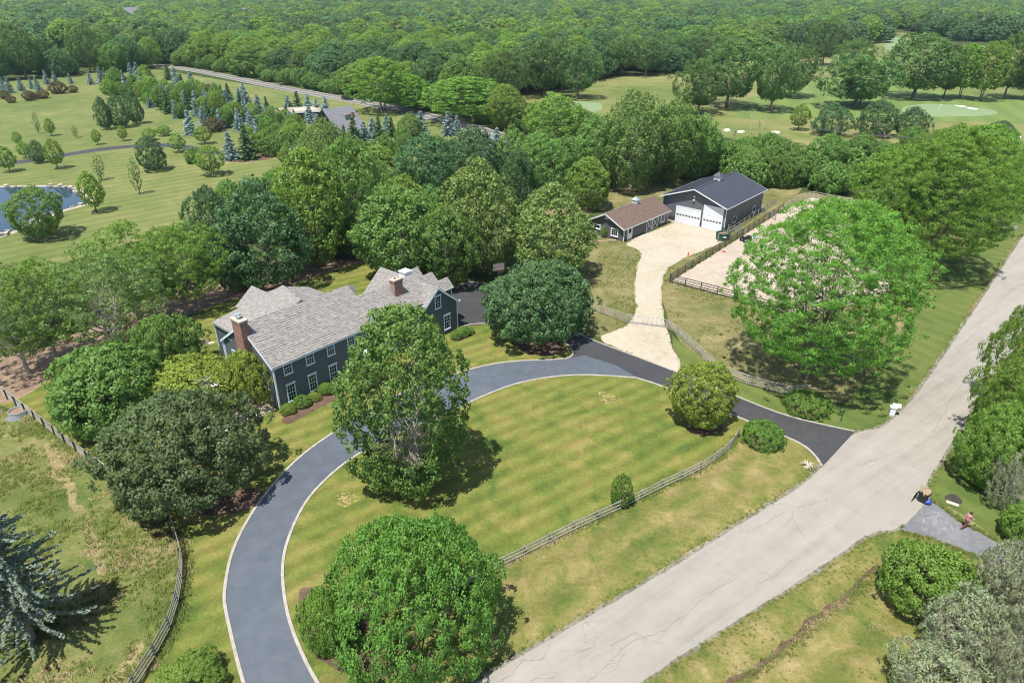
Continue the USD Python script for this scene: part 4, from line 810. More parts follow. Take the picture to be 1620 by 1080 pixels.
t = thing('street_sign', 'small sign on a dark post beside the upper road', 'sign', at(1600, 378)); m = MB(); m.cyl((0, 0), .035, .035, 0, 2.5, 6); part(t, 'post', m, M_DARK); m = MB(); m.box(-.3, .3, -.06, -.037, 2.0, 2.5); part(t, 'sign_face', m, M_GALV)
# leaf fan of pale straps at the road mouth
t = thing('pale_strap_plant', 'pale strap leaved plant fanning out at the road mouth of the driveway', 'plant', at(1277, 738)); r = np.random.default_rng(3); m = MB()
for k in range(26):
    a = r.uniform(0, 6.28); l = r.uniform(.5, .9); dx, dy = math.cos(a), math.sin(a); w = .05
    pts = [(dx * l * s, dy * l * s, .45 * math.sin(s * 2.6)) for s in (0, .35, .7, 1.0)]
    vv = [(x - dy * w * e * (1.2 - s), y + dx * w * e * (1.2 - s), z) for (x, y, z), s in zip(pts, (0, .35, .7, 1)) for e in (-1, 1)]
    m.add(vv, [(0, 1, 3, 2), (2, 3, 5, 4), (4, 5, 7, 6)])
part(t, 'leaves', m, M_CAP); m = MB(); b = trimesh.creation.icosphere(2, .3); b.vertices = b.vertices * [1.2, .9, .5] + r.normal(0, .02, b.vertices.shape); m.mesh(b); part(t, 'rock', m, M_STONE)
# wheeled bin with cardboard, blue bag
t = thing('wheeled_bin', 'black wheeled bin overflowing with cardboard at the side driveway', 'bin', at(1459, 793), 40)
m = MB(); m.prism([(-.32, -.36, .08), (.32, -.36, .08), (.32, .36, .08), (-.32, .36, .08)], (0, 0, .001)); m = MB()
m.add([(-.27, -.3, .06), (.27, -.3, .06), (.27, .3, .06), (-.27, .3, .06), (-.36, -.42, 1.05), (.36, -.42, 1.05), (.36, .42, 1.05), (-.36, .42, 1.05)], BOXF); part(t, 'body', m, M_BLACK)
m = MB(); m.box(-.39, .39, -.45, -.40, .98, 1.1); m.box(-.39, .39, .40, .45, .98, 1.1); m.box(-.39, -.34, -.40, .40, .98, 1.1); m.box(.34, .39, -.40, .40, .98, 1.1); part(t, 'rim', m, M_BLACK)
m = MB(); m.bar((-.35, .5, 1.0), (-.55, .62, .1), .8, .05, up=(0, 1, 0)); part(t, 'lid', m, M_BLACK)
for y in (-.3, .3): m = MB(); m.tube([(.3, y - .05, .12), (.3, y + .05, .12)], .12, 12); part(t, 'wheel', m, M_RUBBER)
m = MB(); m.box(-.12, .12, -.445, -.42, .55, .75); part(t, 'sticker', m, M_WHITE)
c = thing('cardboard_boxes', 'flattened cardboard boxes sticking out of the black bin', 'cardboard', (*at(1459, 793)[:2], 0), 40)
for k, (a, b) in enumerate((((-.3, -.2, 1.0), (-.2, .1, 1.45)), ((0, -.3, 1.0), (.25, -.1, 1.4)), ((-.1, .25, 1.0), (.2, .35, 1.5)))): m = MB(); m.bar(a, b, .42, .05, up=(1, 1, .2)); part(c, 'sheet', m, M_CARD)
b = trimesh.creation.icosphere(3, .34); b.vertices *= 1 + .35 * (fbm(b.vertices * 5, 3, 4)[:, None] - .5); b.vertices *= [1, .8, .75]; b.vertices += [*at(1467, 797)[:2], .25]
solo('blue_bag', b, M_BLUE, 'bright blue plastic bag beside the black bin', 'bag', smooth=60)
b = trimesh.creation.cylinder(.17, 1.0, sections=16); b.apply_transform(trimesh.transformations.rotation_matrix(math.pi / 2, [0, 1, 0])); b.apply_transform(trimesh.transformations.rotation_matrix(math.radians(-38), [0, 0, 1])); p = at(1506, 798); b.apply_translation([p[0], p[1], .12]); solo('culvert_pipe', b, M_CAP, 'pale culvert pipe end at the edge of the side driveway', 'pipe', smooth=40)
# galvanised stock tank
t = thing('stock_tank', 'round galvanised water tank beside the left rail fence', 'water tank', at(31, 656)); a = np.linspace(0, 2 * math.pi, 25)[:-1]; m = trimesh.creation.annulus(.86, .9, .6, sections=28); m.apply_translation([0, 0, .32]); part(t, 'tub', m, M_GALV, smooth=30); m = MB(); m.cyl((0, 0), .86, .86, .3, .48, 28); part(t, 'water', m, M_SOIL); m = trimesh.creation.annulus(.88, .94, .05, sections=28); m.apply_translation([0, 0, .63]); part(t, 'rim', m, M_GALV, smooth=30)
solo('wet_patch', flat(Polygon([(at(22, 662)[0] + 1.0 * math.cos(k), at(22, 662)[1] + .6 * math.sin(k)) for k in np.linspace(0, 6.1, 14)]), .0085), M_OLDASPH, 'grey damp patch beside the galvanised tank', 'mud', kind='structure')
# dumpster
t = thing('dumpster', 'dark green round sided dumpster at the barn corner', 'dumpster', at(1143, 379), 10); a = np.linspace(0, 2 * math.pi, 9)[:-1] + .39
m = MB(); P_ = lambda rr, z: [(1.35 * rr * math.cos(x), 1.15 * rr * math.sin(x), z) for x in a]; vv = P_(.92, .12) + P_(1, 1.3) + P_(.93, 1.3) + P_(.86, .3); k8 = np.arange(8); m.add(vv, np.vstack([np.c_[k8 + 8 * j, (k8 + 1) % 8 + 8 * j, (k8 + 1) % 8 + 8 * (j + 1), k8 + 8 * (j + 1)] for j in range(3)])); m.add(vv[24:], [(0, 1, 2, 3), (3, 4, 5, 0), (5, 6, 7, 0)]); part(t, 'body', m, M_GREENP)
m = MB(); m.tube([(1.42 * math.cos(x), 1.22 * math.sin(x), 1.32) for x in np.r_[a, a[0]]], .05, 6); part(t, 'rim', m, M_GREENP); m = MB(); m.box(-.9, .9, -.15, .15, .9, 1.36); part(t, 'rubbish', m, M_CARD); m = MB(); m.box(-.5, .1, -1.13, -1.10, .65, .95); part(t, 'sticker', m, M_WHITE)
for x in (-.8, .8): m = MB(); m.box(x - .1, x + .1, -.8, .8, 0, .13); part(t, 'skid', m, M_DARK)
# jumps poles / dark machine by the arena fence, cones
def cone(px, py, lab, lying=False, s=1.0):
    t = thing('traffic_cone', lab, 'cone', at(px, py)); m = MB()
    if lying: m.tube([(0, 0, .16 * s), (.62 * s, .2 * s, .08 * s)], [.17 * s, .03], 10); part(t, 'body', m, M_RED); m = MB(); m.bar((-.02, -.006, .16 * s), (.02, .006, .16 * s), .4 * s, .4 * s); part(t, 'base', m, M_RED)
    else: m.cyl((0, 0), .15 * s, .03, .04, .7 * s, 10); part(t, 'body', m, M_RED); m = MB(); m.box(-.2 * s, .2 * s, -.2 * s, .2 * s, 0, .04); part(t, 'base', m, M_RED)
cone(1144, 399, 'fallen red cone against the dark arena fence', True, .9); cone(1089, 404, 'small red cone at the grass edge of the gravel lane')
t = thing('garden_tractor', 'small dark tractor parked by the arena fence', 'tractor', at(1180, 382), 20)
m = MB(); m.box(-.2, .95, -.32, .32, .42, .85); m.prism([(.2, -.3, .85), (.95, -.3, .85), (.9, -.3, 1.02), (.25, -.3, 1.05)], (0, .6, 0)); part(t, 'bonnet', m, M_BLACK); m = MB(); m.box(-.75, -.2, -.28, .28, .55, .68); m.box(-.82, -.7, -.28, .28, .68, 1.1); part(t, 'seat', m, M_DARK)
for x, y, rr in ((-.6, -.5, .42), (-.6, .5, .42), (.7, -.42, .26), (.7, .42, .26)): m = MB(); m.tube([(x, y - .11, rr), (x, y + .11, rr)], rr, 16); wp = part(t, 'wheel', m, M_RUBBER); m = MB(); m.tube([(x, y - .12, rr), (x, y + .12, rr)], rr * .5, 12); part(wp, 'rim', m, M_SILVER)
m = MB(); m.tube([(.1, 0, .9), (-.12, 0, 1.2)], .02, 5); m.tube([(-.12 + .17 * math.cos(x) * .4, .17 * math.sin(x), 1.2 + .17 * math.cos(x) * .9) for x in np.linspace(0, 6.28, 13)], .018, 5); part(t, 'steering_wheel', m, M_DARK)
b = trimesh.creation.icosphere(3, .6); b.vertices *= 1 + .4 * (fbm(b.vertices * 3, 3, 9)[:, None] - .5); b.vertices = b.vertices * [1.5, .9, .5] + [*at(1192, 378)[:2], .28]; solo('tarp_heap', b, M_GALV, 'grey tarpaulin heap right of the small tractor', 'tarpaulin', smooth=50)
# stepping stones by the lawn, patio slats, bed stones
r = np.random.default_rng(12)
for k in range(8):
    p = at(287 + k * 6.5 + (k % 2) * 2, 541 + (k % 2) * 4 - k * .3); b = trimesh.creation.cylinder(.34, .09, sections=9); b.vertices *= [r.uniform(.8, 1.3), r.uniform(.7, 1), 1]; b.vertices[:, :2] += r.normal(0, .03, (len(b.vertices), 2)); b.apply_translation([p[0], p[1], .05]); solo('stepping_stone', b, M_STONE, ('first', 'second', 'third', 'fourth', 'fifth', 'sixth', 'seventh', 'eighth')[k] + ' pale stepping stone from the left across the shaded lawn', 'stone', 'stepping stones across the lawn behind the house')
pa = thing('patio', 'pale stone patio half hidden by trees at the left gable', 'patio', (HO[0], HO[1], 0), 50)
for i in range(7):
    for j in range(9):
        m = MB(); x, y = -6.6 + i * .92, .6 + j * .92; m.box(x, x + .9 + r.uniform(-.02, 0), y, y + .9 + r.uniform(-.02, 0), 0, .06 + r.uniform(0, .012)); part(pa, 'paver', m, M_CAP)
pg = thing('pergola', 'white slatted pergola at the patio beside the gable', 'pergola', (HO[0], HO[1], 0), 50)
for x, y in ((-4.6, 6.5), (-4.6, 8.9), (-2.2, 6.5), (-2.2, 8.9)): m = MB(); m.box(x - .07, x + .07, y - .07, y + .07, .06, 2.3); part(pg, 'post', m, M_WHITE)
for y in (6.5, 8.9): m = MB(); m.box(-4.9, -1.9, y - .05, y + .05, 2.302, 2.45); part(pg, 'beam', m, M_WHITE)
for k in range(8): m = MB(); x = -4.7 + k * .36; m.box(x, x + .16, 6.2, 9.2, 2.452, 2.5); part(pg, 'slat', m, M_WHITE)
# basketball hoop at the court
t = thing('basketball_hoop', 'basketball backboard at the far edge of the garage court', 'basketball hoop', at(787, 452), 20)
m = MB(); m.tube([(0, 0, 0), (0, 0, 2.9), (0, -.6, 3.3)], .06, 6); part(t, 'pole', m, M_DARK); m = MB(); m.box(-.9, .9, -.72, -.68, 2.85, 3.95); part(t, 'backboard', m, M_FENCEG); m = MB(); m.tube([(.23 * math.cos(x), -.96 + .23 * math.sin(x), 3.05) for x in np.linspace(0, 6.28, 15)], .015, 5); part(t, 'rim', m, M_RED)
# golf flags
for px, py, lab in ((1485, 176, 'golf flag on the right putting green'), (958, 156, 'golf flag stick in the fairway by the big oak')):
    t = thing('golf_flag', lab, 'flag', at(px, py)); m = MB(); m.cyl((0, 0), .06, .05, 0, 2.6, 6); part(t, 'pole', m, M_WHITE); m = MB(); m.prism([(.06, 0, 2.0), (.9, .1, 2.25), (.06, 0, 2.55)], (0, .03, 0)); part(t, 'flag', m, M_WHITE)

# person walking on the side driveway
import manifold3d as m3
def body(joints, bones):
    parts = []
    sph = lambda p, r: m3.Manifold.sphere(r, 14).translate(list(map(float, p)))
    for a, b in bones: parts.append(m3.Manifold.batch_hull([sph(*joints[a]), sph(*joints[b])]))
    mm = m3.Manifold.batch_boolean(parts, m3.OpType.Add).refine_to_length(.03).to_mesh()
    t = trimesh.Trimesh(mm.vert_properties[:, :3], mm.tri_verts); return trimesh.smoothing.filter_taubin(t, iterations=6)
J = dict(hipL=((.0, .09, .92), .10), hipR=((0, -.09, .92), .10), kneeL=((.20, .09, .52), .065), kneeR=((-.08, -.09, .50), .065), ankL=((.26, .09, .09), .045), ankR=((-.38, -.09, .15), .045), toeL=((.42, .10, .035), .034), toeR=((-.26, -.10, .05), .034), waist=((.02, 0, 1.08), .125), chest=((.10, 0, 1.33), .15), shL=((.11, .19, 1.42), .06), shR=((.11, -.19, 1.42), .06), elL=((-.04, .25, 1.16), .042), elR=((.20, -.25, 1.15), .042), wrL=((.10, .23, .98), .030), wrR=((.40, -.20, 1.10), .030), haL=((.17, .22, .95), .032), haR=((.47, -.18, 1.12), .032), neck=((.15, 0, 1.50), .055), head=((.20, 0, 1.64), .098), face=((.235, 0, 1.60), .075))
for s, y in (('L', 1), ('R', -1)):
    hx, hy, hz = J['ha' + s][0]
    for k in range(4): J[f'k{s}{k}'] = ((hx + .05, hy + (k - 1.5) * .020, hz - .015), .0095); J[f't{s}{k}'] = ((hx + .085 - abs(k - 1.2) * .008, hy + (k - 1.5) * .021, hz - .05), .008)
    J[f'b{s}'] = ((hx + .01, hy - y * .035, hz + .01), .011); J[f'th{s}'] = ((hx + .05, hy - y * .05, hz - .01), .009)
bones = [('hipL', 'kneeL'), ('kneeL', 'ankL'), ('ankL', 'toeL'), ('hipR', 'kneeR'), ('kneeR', 'ankR'), ('ankR', 'toeR'), ('hipL', 'hipR'), ('hipL', 'waist'), ('hipR', 'waist'), ('waist', 'chest'), ('chest', 'shL'), ('chest', 'shR'), ('shL', 'elL'), ('elL', 'wrL'), ('wrL', 'haL'), ('shR', 'elR'), ('elR', 'wrR'), ('wrR', 'haR'), ('chest', 'neck'), ('neck', 'head'), ('head', 'face')]
for s in 'LR':
    for k in range(4): bones += [('ha' + s, f'k{s}{k}'), (f'k{s}{k}', f't{s}{k}')]
    bones += [('ha' + s, 'b' + s), ('b' + s, 'th' + s)]
PX = at(1525, 835); t = thing('person', 'person in a pink top and dark red trousers walking on the side driveway', 'person', PX, 12)
part(t, 'body', body(J, bones), M_SKIN, smooth=60)
def fat(keys, add, bs): jj = {k: (J[k][0], J[k][1] + add) for k in keys}; return body(jj, bs)
part(t, 'shirt', fat(['waist', 'chest', 'shL', 'shR', 'elL', 'elR', 'hipL', 'hipR'], .022, [('waist', 'chest'), ('chest', 'shL'), ('chest', 'shR'), ('shL', 'elL'), ('shR', 'elR'), ('hipL', 'waist'), ('hipR', 'waist')]), M_PINK, smooth=60)
part(t, 'trousers', fat(['hipL', 'hipR', 'kneeL', 'kneeR', 'ankL', 'ankR'], .030, [('hipL', 'hipR'), ('hipL', 'kneeL'), ('kneeL', 'ankL'), ('hipR', 'kneeR'), ('kneeR', 'ankR')]), M_MAROON, smooth=60)
hd = trimesh.creation.icosphere(3, .112); hd.vertices = hd.vertices * [1.0, .95, 1.0] + [.175, 0, 1.665]; hd = trimesh.intersections.slice_mesh_plane(hd, [-.75, 0, .66], [.185, 0, 1.63], cap=True); part(t, 'hair', hd, M_HAIR, smooth=60)
for y in (-.035, .035): m = trimesh.creation.icosphere(1, .013); m.apply_translation([.30, y, 1.645]); part(t, 'eye', m, M_DARK)
m = trimesh.creation.icosphere(1, .02); m.apply_translation([.315, 0, 1.61]); part(t, 'nose', m, M_SKIN); m = trimesh.creation.icosphere(1, .022); m.vertices *= [.5, 1.1, .35]; m.apply_translation([.30, 0, 1.565]); part(t, 'mouth', m, M_MAROON)
for y in (-.1, .1): m = trimesh.creation.icosphere(1, .028); m.vertices *= [.7, .4, 1.2]; m.apply_translation([.19, y, 1.63]); part(t, 'ear', m, M_SKIN)
for s in 'LR':
    a, b = np.array(J['ank' + s][0]), np.array(J['toe' + s][0]); part(t, 'shoe', body({'a': (a * [1, 1, 1] - [.03, 0, .03], .05), 'b': (b, .042)}, [('a', 'b')]), M_DARK, smooth=60)

# cars on the far road
def car(px, py, rot, mat, label, hgt=1.5, ln=4.6):
    t = thing('parked_car' if False else 'car', label, 'car', at(px, py), rot); s = hgt / 1.5
    m = MB(); m.prism([(-ln / 2, -.9, .35), (ln / 2, -.9, .35), (ln / 2, -.9, .75), (ln * .28, -.9, .92 * s), (-ln / 2 + .1, -.9, .95 * s)], (0, 1.8, 0)); bo = part(t, 'body', m, mat)
    m = MB(); b0 = [(-ln * .44, -.84, .96 * s), (ln * .22, -.84, .93 * s), (ln * .22, .84, .93 * s), (-ln * .44, .84, .96 * s)]; b1 = [(-ln * .36, -.68, 1.5 * s), (ln * .06, -.68, 1.5 * s), (ln * .06, .68, 1.5 * s), (-ln * .36, .68, 1.5 * s)]; m.add(b0 + b1, BOXF); part(t, 'cabin', m, M_PANE if False else M_ROOM); m = MB(); m.box(-ln * .37, ln * .07, -.7, .7, 1.502 * s, 1.55 * s); part(t, 'roof', m, mat)
    for x in (-ln * .31, ln * .31):
        for y in (-.82, .82): m = MB(); m.tube([(x, y - .1, .33), (x, y + .1, .33)], .33, 14); wp = part(t, 'wheel', m, M_RUBBER); m = MB(); m.tube([(x, y - .112, .33), (x, y + .112, .33)], .19, 10); part(wp, 'rim', m, M_SILVER)
    for y in (-.65, .65): m = MB(); m.box(ln / 2 - .02, ln / 2 + .02, y - .2, y + .2, .55, .72); part(t, 'headlight', m, M_WHITE); m = MB(); m.box(-ln / 2 - .02, -ln / 2 + .02, y - .2, y + .2, .65, .85); part(t, 'tail_light', m, M_RED)
car(157, 89, -35, M_PAINTC, 'dark car on the far road near the top left')
car(550, 158, -24, M_BLACK, 'black van like car on the far road near the yellow sign', 1.9, 5.0)
car(584, 160, -24, M_SILVER, 'silver car behind the black one on the far road')
car(722, 186, -35, M_SILVER, 'pale car on the far road glimpsed between trees')
# utility poles with wires
def pole(px, py, ty, label):
    h = height_of(px, py, ty); p = at(px, py); t = thing('utility_pole', label, 'utility pole', p, -30)
    m = MB(); m.tube([(0, 0, 0), (0, 0, h)], [.17, .11], 8); part(t, 'pole', m, M_FENCEP)
    for z in (h - .5, h - 1.3): m = MB(); m.box(-.06, .06, -1.3, 1.3, z - .07, z + .07); part(t, 'crossarm', m, M_FENCEG)
    m = MB(); m.cyl((.3, 0), .25, .25, h - 2.6, h - 1.7, 10); part(t, 'transformer', m, M_GALV); return np.array([p[0], p[1], h])
P1 = pole(283, 101, 66, 'leaning wooden power pole left of three behind the far road'); P2_ = pole(371, 100, 75, 'middle wooden power pole behind the far road'); P3 = pole(491, 122, 95, 'wooden power pole nearest the steep roofed house')
def wires(a, b, label, n=3, r=.03, sag=.8):
    t = thing('power_lines', label, 'power lines')
    for k in range(n):
        o = np.array([math.cos(math.radians(60)), math.sin(math.radians(60)), 0]) * (k - (n - 1) / 2) * 1.1 - [0, 0, .4]
        s = np.linspace(0, 1, 16); p = (a + o) + (b - a) * s[:, None] - np.c_[0 * s, 0 * s, sag * 4 * s * (1 - s)]; m = MB(); m.tube(p, r, 4); part(t, 'wire', m, M_DARK)
ext = P1 + (P1 - P2_) * 1.3; ext[2] = P1[2]; e2 = P3 + (P3 - P2_) * 1.4; e2[2] = P3[2]
wires(ext, P1, 'power wires running left from the leaning pole'); wires(P1, P2_, 'power wires between the left and middle poles'); wires(P2_, P3, 'power wires between the middle pole and the one by the steep roof'); wires(P3, e2, 'power wires running right from the pole by the steep roof')
ga_, gb_, gc_ = G(1285, 200, 9.5), G(1458, 216, 9.5), G(1660, 238, 9.5)
wires(ga_, gb_, 'pale power wires crossing before the three small golf trees', 3, .028, .3); wires(gb_, gc_, 'pale power wires crossing right of the big locusts', 3, .028, .3)
for px, py, lab in ((399, 124, 'small yellow warning sign left along the far road'), (534, 149, 'double yellow warning sign beside the dark van like car')):
    t = thing('warning_sign', lab, 'sign', at(px, py), -30); m = MB(); m.cyl((0, 0), .05, .05, 0, 3.4, 6); part(t, 'post', m, M_DARK)
    for z in ((2.6,) if px < 450 else (2.7, 1.6)): m = MB(); s = .75 if z > 2 else .5; m.prism([(0, -.08, z - s), (s, -.08, z), (0, -.08, z + s), (-s, -.08, z)], (0, .03, 0)) ; part(t, 'sign_face', m, M_YELLOW)
t = thing('road_sign', 'small pale sign board at the meadow road junction', 'sign', at(317, 108), -30); m = MB(); m.box(-.9, -.8, -.05, .05, 0, 2.4); m.box(.8, .9, -.05, .05, 0, 2.4); part(t, 'post', m, M_FENCEG); m = MB(); m.box(-1, 1, -.1, -.06, 1.2, 2.5); part(t, 'sign_face', m, M_GALV)

# ------------------------------------------------------------------ vegetation
LEAF = dict(
    dark=leaf('leaf_dark', (.060, .112, .042), var=.30), deep=leaf('leaf_deep', (.056, .114, .044), var=.30), mid=leaf('leaf_mid', (.082, .152, .036), var=.28),
    bright=leaf('leaf_bright', (.105, .180, .034), var=.28), lime=leaf('leaf_lime', (.090, .182, .030), var=.28), yellow=leaf('leaf_yellow', (.130, .180, .032), var=.26),
    spring=leaf('leaf_spring', (.120, .180, .050), var=.36), thin=leaf('leaf_thin', (.100, .160, .046), var=.30), bush=leaf('leaf_bush', (.084, .168, .032), var=.32),
    olive=leaf('leaf_olive', (.175, .205, .118), var=.28), rust=leaf('leaf_rust', (.085, .075, .036), var=.3), wood=leaf('leaf_wood', (.066, .124, .046), var=.42, hue=.035), oak=leaf('leaf_oak', (.066, .124, .036), var=.32, hue=.025),
    blue=leaf('needle_blue', (.170, .232, .220), var=.28, trans=.1), green=leaf('needle_green', (.070, .125, .048), var=.25, trans=.1), sprblue=leaf('needle_grey', (.135, .175, .128), var=.34, trans=.1),
    maple=leaf('leaf_maple', (.080, .116, .046), var=.40, hue=.025))
DOME = [(0, .45), (.12, .85), (.3, 1.0), (.55, .93), (.75, .72), (.9, .42), (1, .08)]
ROUND = [(0, .35), (.15, .75), (.4, 1.0), (.65, .93), (.85, .6), (1, .1)]
OVAL = [(0, .35), (.15, .72), (.35, 1.0), (.6, .88), (.82, .52), (1, .06)]
TALL = [(0, .45), (.2, .85), (.45, 1.0), (.7, .8), (.88, .5), (1, .1)]
VASE = [(0, .2), (.25, .55), (.5, .88), (.7, 1.0), (.88, .75), (1, .2)]
OAK = [(0, .35), (.12, .75), (.35, 1.0), (.62, .95), (.85, .65), (1, .15)]
HEDGE = [(0, .92), (.3, 1.0), (.6, .95), (.85, .75), (1, .3)]
UMB = [(0, .55), (.2, .9), (.45, 1.0), (.7, .88), (.9, .55), (1, .15)]
def unit(v): return v / np.maximum(np.linalg.norm(v, axis=-1, keepdims=True), 1e-9)
def leaves(rng, c, out, cr, lpc, ls, flat=.8, wid=.72, spread=.9, drop=0.0):
    """leaf-sized faces around the clump centres c, with outward directions out and clump radii cr"""
    n = len(c); C = np.repeat(c, lpc, 0); O = np.repeat(out, lpc, 0); R = np.repeat(cr, lpc)
    w = unit(unit(rng.normal(size=C.shape)) + spread * O)
    rad = R * rng.uniform(.35, 1.05, len(C)) ** .6
    p = C + w * rad[:, None] * [1, 1, flat]
    p[:, 2] -= drop * rng.random(len(C)) * R
    ln = unit(.55 * w + .8 * rng.normal(size=w.shape) * .8 + [0, 0, .35])
    t = unit(np.cross(ln, rng.normal(size=w.shape))); b = np.cross(ln, t)
    L = ls * rng.uniform(.6, 1.3, (len(C), 1)); W = L * wid
    v = np.stack([p - t * L * .5, p + b * W * .5 - ln * L * .08, p + t * L * .5, p - b * W * .5 - ln * L * .08], 1).reshape(-1, 3)
    nn = unit(.62 * w + .62 * ln); nv = np.repeat(nn, 4, 0)
    f = np.arange(len(C) * 4).reshape(-1, 4)
    back = (np.cross(v[1::4] - v[0::4], v[2::4] - v[0::4]) * nn).sum(1) < 0; f[back] = f[back][:, ::-1]   # faces look the way they shade
    return v, f, nv
def crown(rng, prof, R, z0, H, ncl, cr, lpc, ls, amp=.28, freq=1.6, flat=.8, gap=0.0, inner=.18, seed=0, lobes=0, drop=0.0, spread=.9, wid=.72):
    T = np.linspace(0, 1, 200); pr = np.interp(T, *zip(*prof)); wgt = (pr + .10) * np.sqrt(1 + (np.gradient(pr, T) * R / max(H - z0, .1)) ** 2); cdf = np.cumsum(wgt) / wgt.sum()
    i = np.arange(ncl); t = np.interp((i + .5) / ncl, cdf, T) + rng.normal(0, .012, ncl); t = np.clip(t, 0, 1); th = i * 2.39996 + rng.normal(0, .12, ncl)
    d = np.c_[np.cos(th), np.sin(th), (t - .4) * 1.3]
    nz = fbm(d * freq + seed * 7.3, 3, seed) - .5
    sc = 1 + amp * 2 * nz
    if lobes:                                                  # separate leafy masses
        ld = unit(rng.normal(size=(lobes, 3)) * [1, 1, .6]); dist = np.sqrt(((unit(d)[:, None] - ld[None]) ** 2).sum(-1)).min(1); sc *= 1.14 - .50 * np.clip(dist - .22, 0, .8)
    rr = R * np.interp(t, *zip(*prof)) * sc
    k = np.where(rng.random(ncl) < inner, rng.uniform(.35, .85, ncl), np.where(rng.random(ncl) < .09, rng.uniform(1.05, 1.2, ncl), 1.0))
    c = np.c_[rr * k * np.cos(th), rr * k * np.sin(th), z0 + (H - z0) * (t + (sc - 1) * .18 * (t > .5)) ]
    zc = z0 + (H - z0) * .38; out = unit((c - [0, 0, zc]) / [R, R, max(H - z0, .1) * .6])
    keep = fbm(c / R * 2.2 + seed * 3.1 + 11, 2, seed + 5) > gap
    c, out = c[keep], out[keep]
    crs = cr * rng.uniform(.6, 1.4, len(c))
    return leaves(rng, c, out, crs, lpc, ls, flat, wid, spread, drop), c
def trunk_mesh(rng, r0, z0, H, cl, nl=9, lean=(0, 0), k=7, fork=.35, stems=1):
    mb = MB(); tops = []
    for s in range(stems):
        a = s * 2.4 + .6; off = np.array([math.cos(a), math.sin(a)]) * (r0 * .8 if stems > 1 else 0)
        sp = np.array([math.cos(a), math.sin(a)]) * (H * .13 if stems > 1 else 0)
        ht = H * .72; s_ = np.linspace(0, 1, 7)
        p = np.c_[off[0] + (lean[0] + sp[0]) * s_ ** 1.3 + .04 * H * .3 * np.sin(3 * s_ + a), off[1] + (lean[1] + sp[1]) * s_ ** 1.3, -.1 + ht * s_]
        rr = r0 / math.sqrt(stems) * np.interp(s_, [0, .06, .5, 1], [1.35, 1.0, .62, .12]); mb.tube(p, rr, k); tops.append((p, rr))
    if len(cl):
        idx = rng.choice(len(cl), min(nl, len(cl)), replace=False)
        for j in idx:
            p, rr = tops[rng.integers(len(tops))]; tgt = cl[j] * [.86, .86, .97]; zb = np.clip(tgt[2] * rng.uniform(.35, .75), max(z0 * .7, .3), p[-1, 2] * .95); u = np.interp(zb, p[:, 2], np.arange(len(p)))
            b = np.array([np.interp(u, np.arange(len(p)), p[:, q]) for q in range(3)]); rb = np.interp(u, np.arange(len(p)), rr) * .55
            m = (b + tgt) / 2 + [0, 0, -.08 * np.linalg.norm(tgt - b)] + rng.normal(0, .05 * np.linalg.norm(tgt - b), 3); s_ = np.linspace(0, 1, 5)[:, None]
            q = (1 - s_) ** 2 * b + 2 * s_ * (1 - s_) * m + s_ ** 2 * tgt; mb.tube(q, np.linspace(max(rb, .03), .015, 5), 5)
    return mb.get()
def bare(rng, base, dirn, length, r, depth, mb, spread=.55, k=4):
    s = np.linspace(0, 1, 4)[:, None]; d = unit(np.asarray(dirn, float)); e = unit(d + rng.normal(0, .22, 3)); p = base + (d * s + (e - d) * s ** 2) * length
    mb.tube(p, np.linspace(r, r * .55, 4), k, cap=False)
    if depth:
        for q in range(rng.integers(2, 5)):
            f = rng.uniform(.35, 1.0); bare(rng, base + (d * f + (e - d) * f * f) * length, unit(e + rng.normal(0, spread, 3) + [0, 0, .12]), length * rng.uniform(.45, .75), r * .5, depth - 1, mb, spread, 3)
def spruce(rng, H, R, z0, whorl, nb, ls, droop=.25, thin=1.0):
    vs, fs, ns, n = [], [], [], 0; mb = MB(); mb.tube([(0, 0, -.1), (0, 0, H * .5), (0, 0, H * .99)], [.026 * H ** .9 / 1.2, .014 * H, .01], 6)
    z = z0; C, O, CR = [], [], []
    while z < H * .985:
        t = (z - z0) / (H - z0); L = R * (1 - t) ** .85 * rng.uniform(.8, 1.12) + .08; k = max(4, int(nb * (.45 + .55 * (1 - t))))
        for j in range(k):
            a = 2 * math.pi * (j + rng.random() * .7) / k + z * 3.1; l = L * rng.uniform(.72, 1.15); m = max(2, int(l / (ls * .42)))
            s = (np.arange(m) + .7) / m; x = l * s; zz = z + rng.normal(0, whorl * .2) - droop * l * s + .16 * l * s ** 2.5
            C.append(np.c_[np.cos(a) * x, np.sin(a) * x, zz]); O.append(np.tile([math.cos(a) * .7, math.sin(a) * .7, .55], (m, 1))); CR.append(np.full(m, ls * .62) * (1.15 - .55 * s))
            if l > 1.0 and thin < .9: mb.tube([(0, 0, z), (math.cos(a) * l * .9, math.sin(a) * l * .9, z - droop * l * .8)], [.035, .01], 3, cap=False)
        z += whorl * (1 - .45 * t)
    C, O, CR = np.vstack(C), np.vstack(O), np.concatenate(CR)
    if thin < 1: q = rng.random(len(C)) < thin; C, O, CR = C[q], O[q], CR[q]
    return leaves(rng, C, unit(O), CR, 5, ls, .55, .5, .5), mb.get()

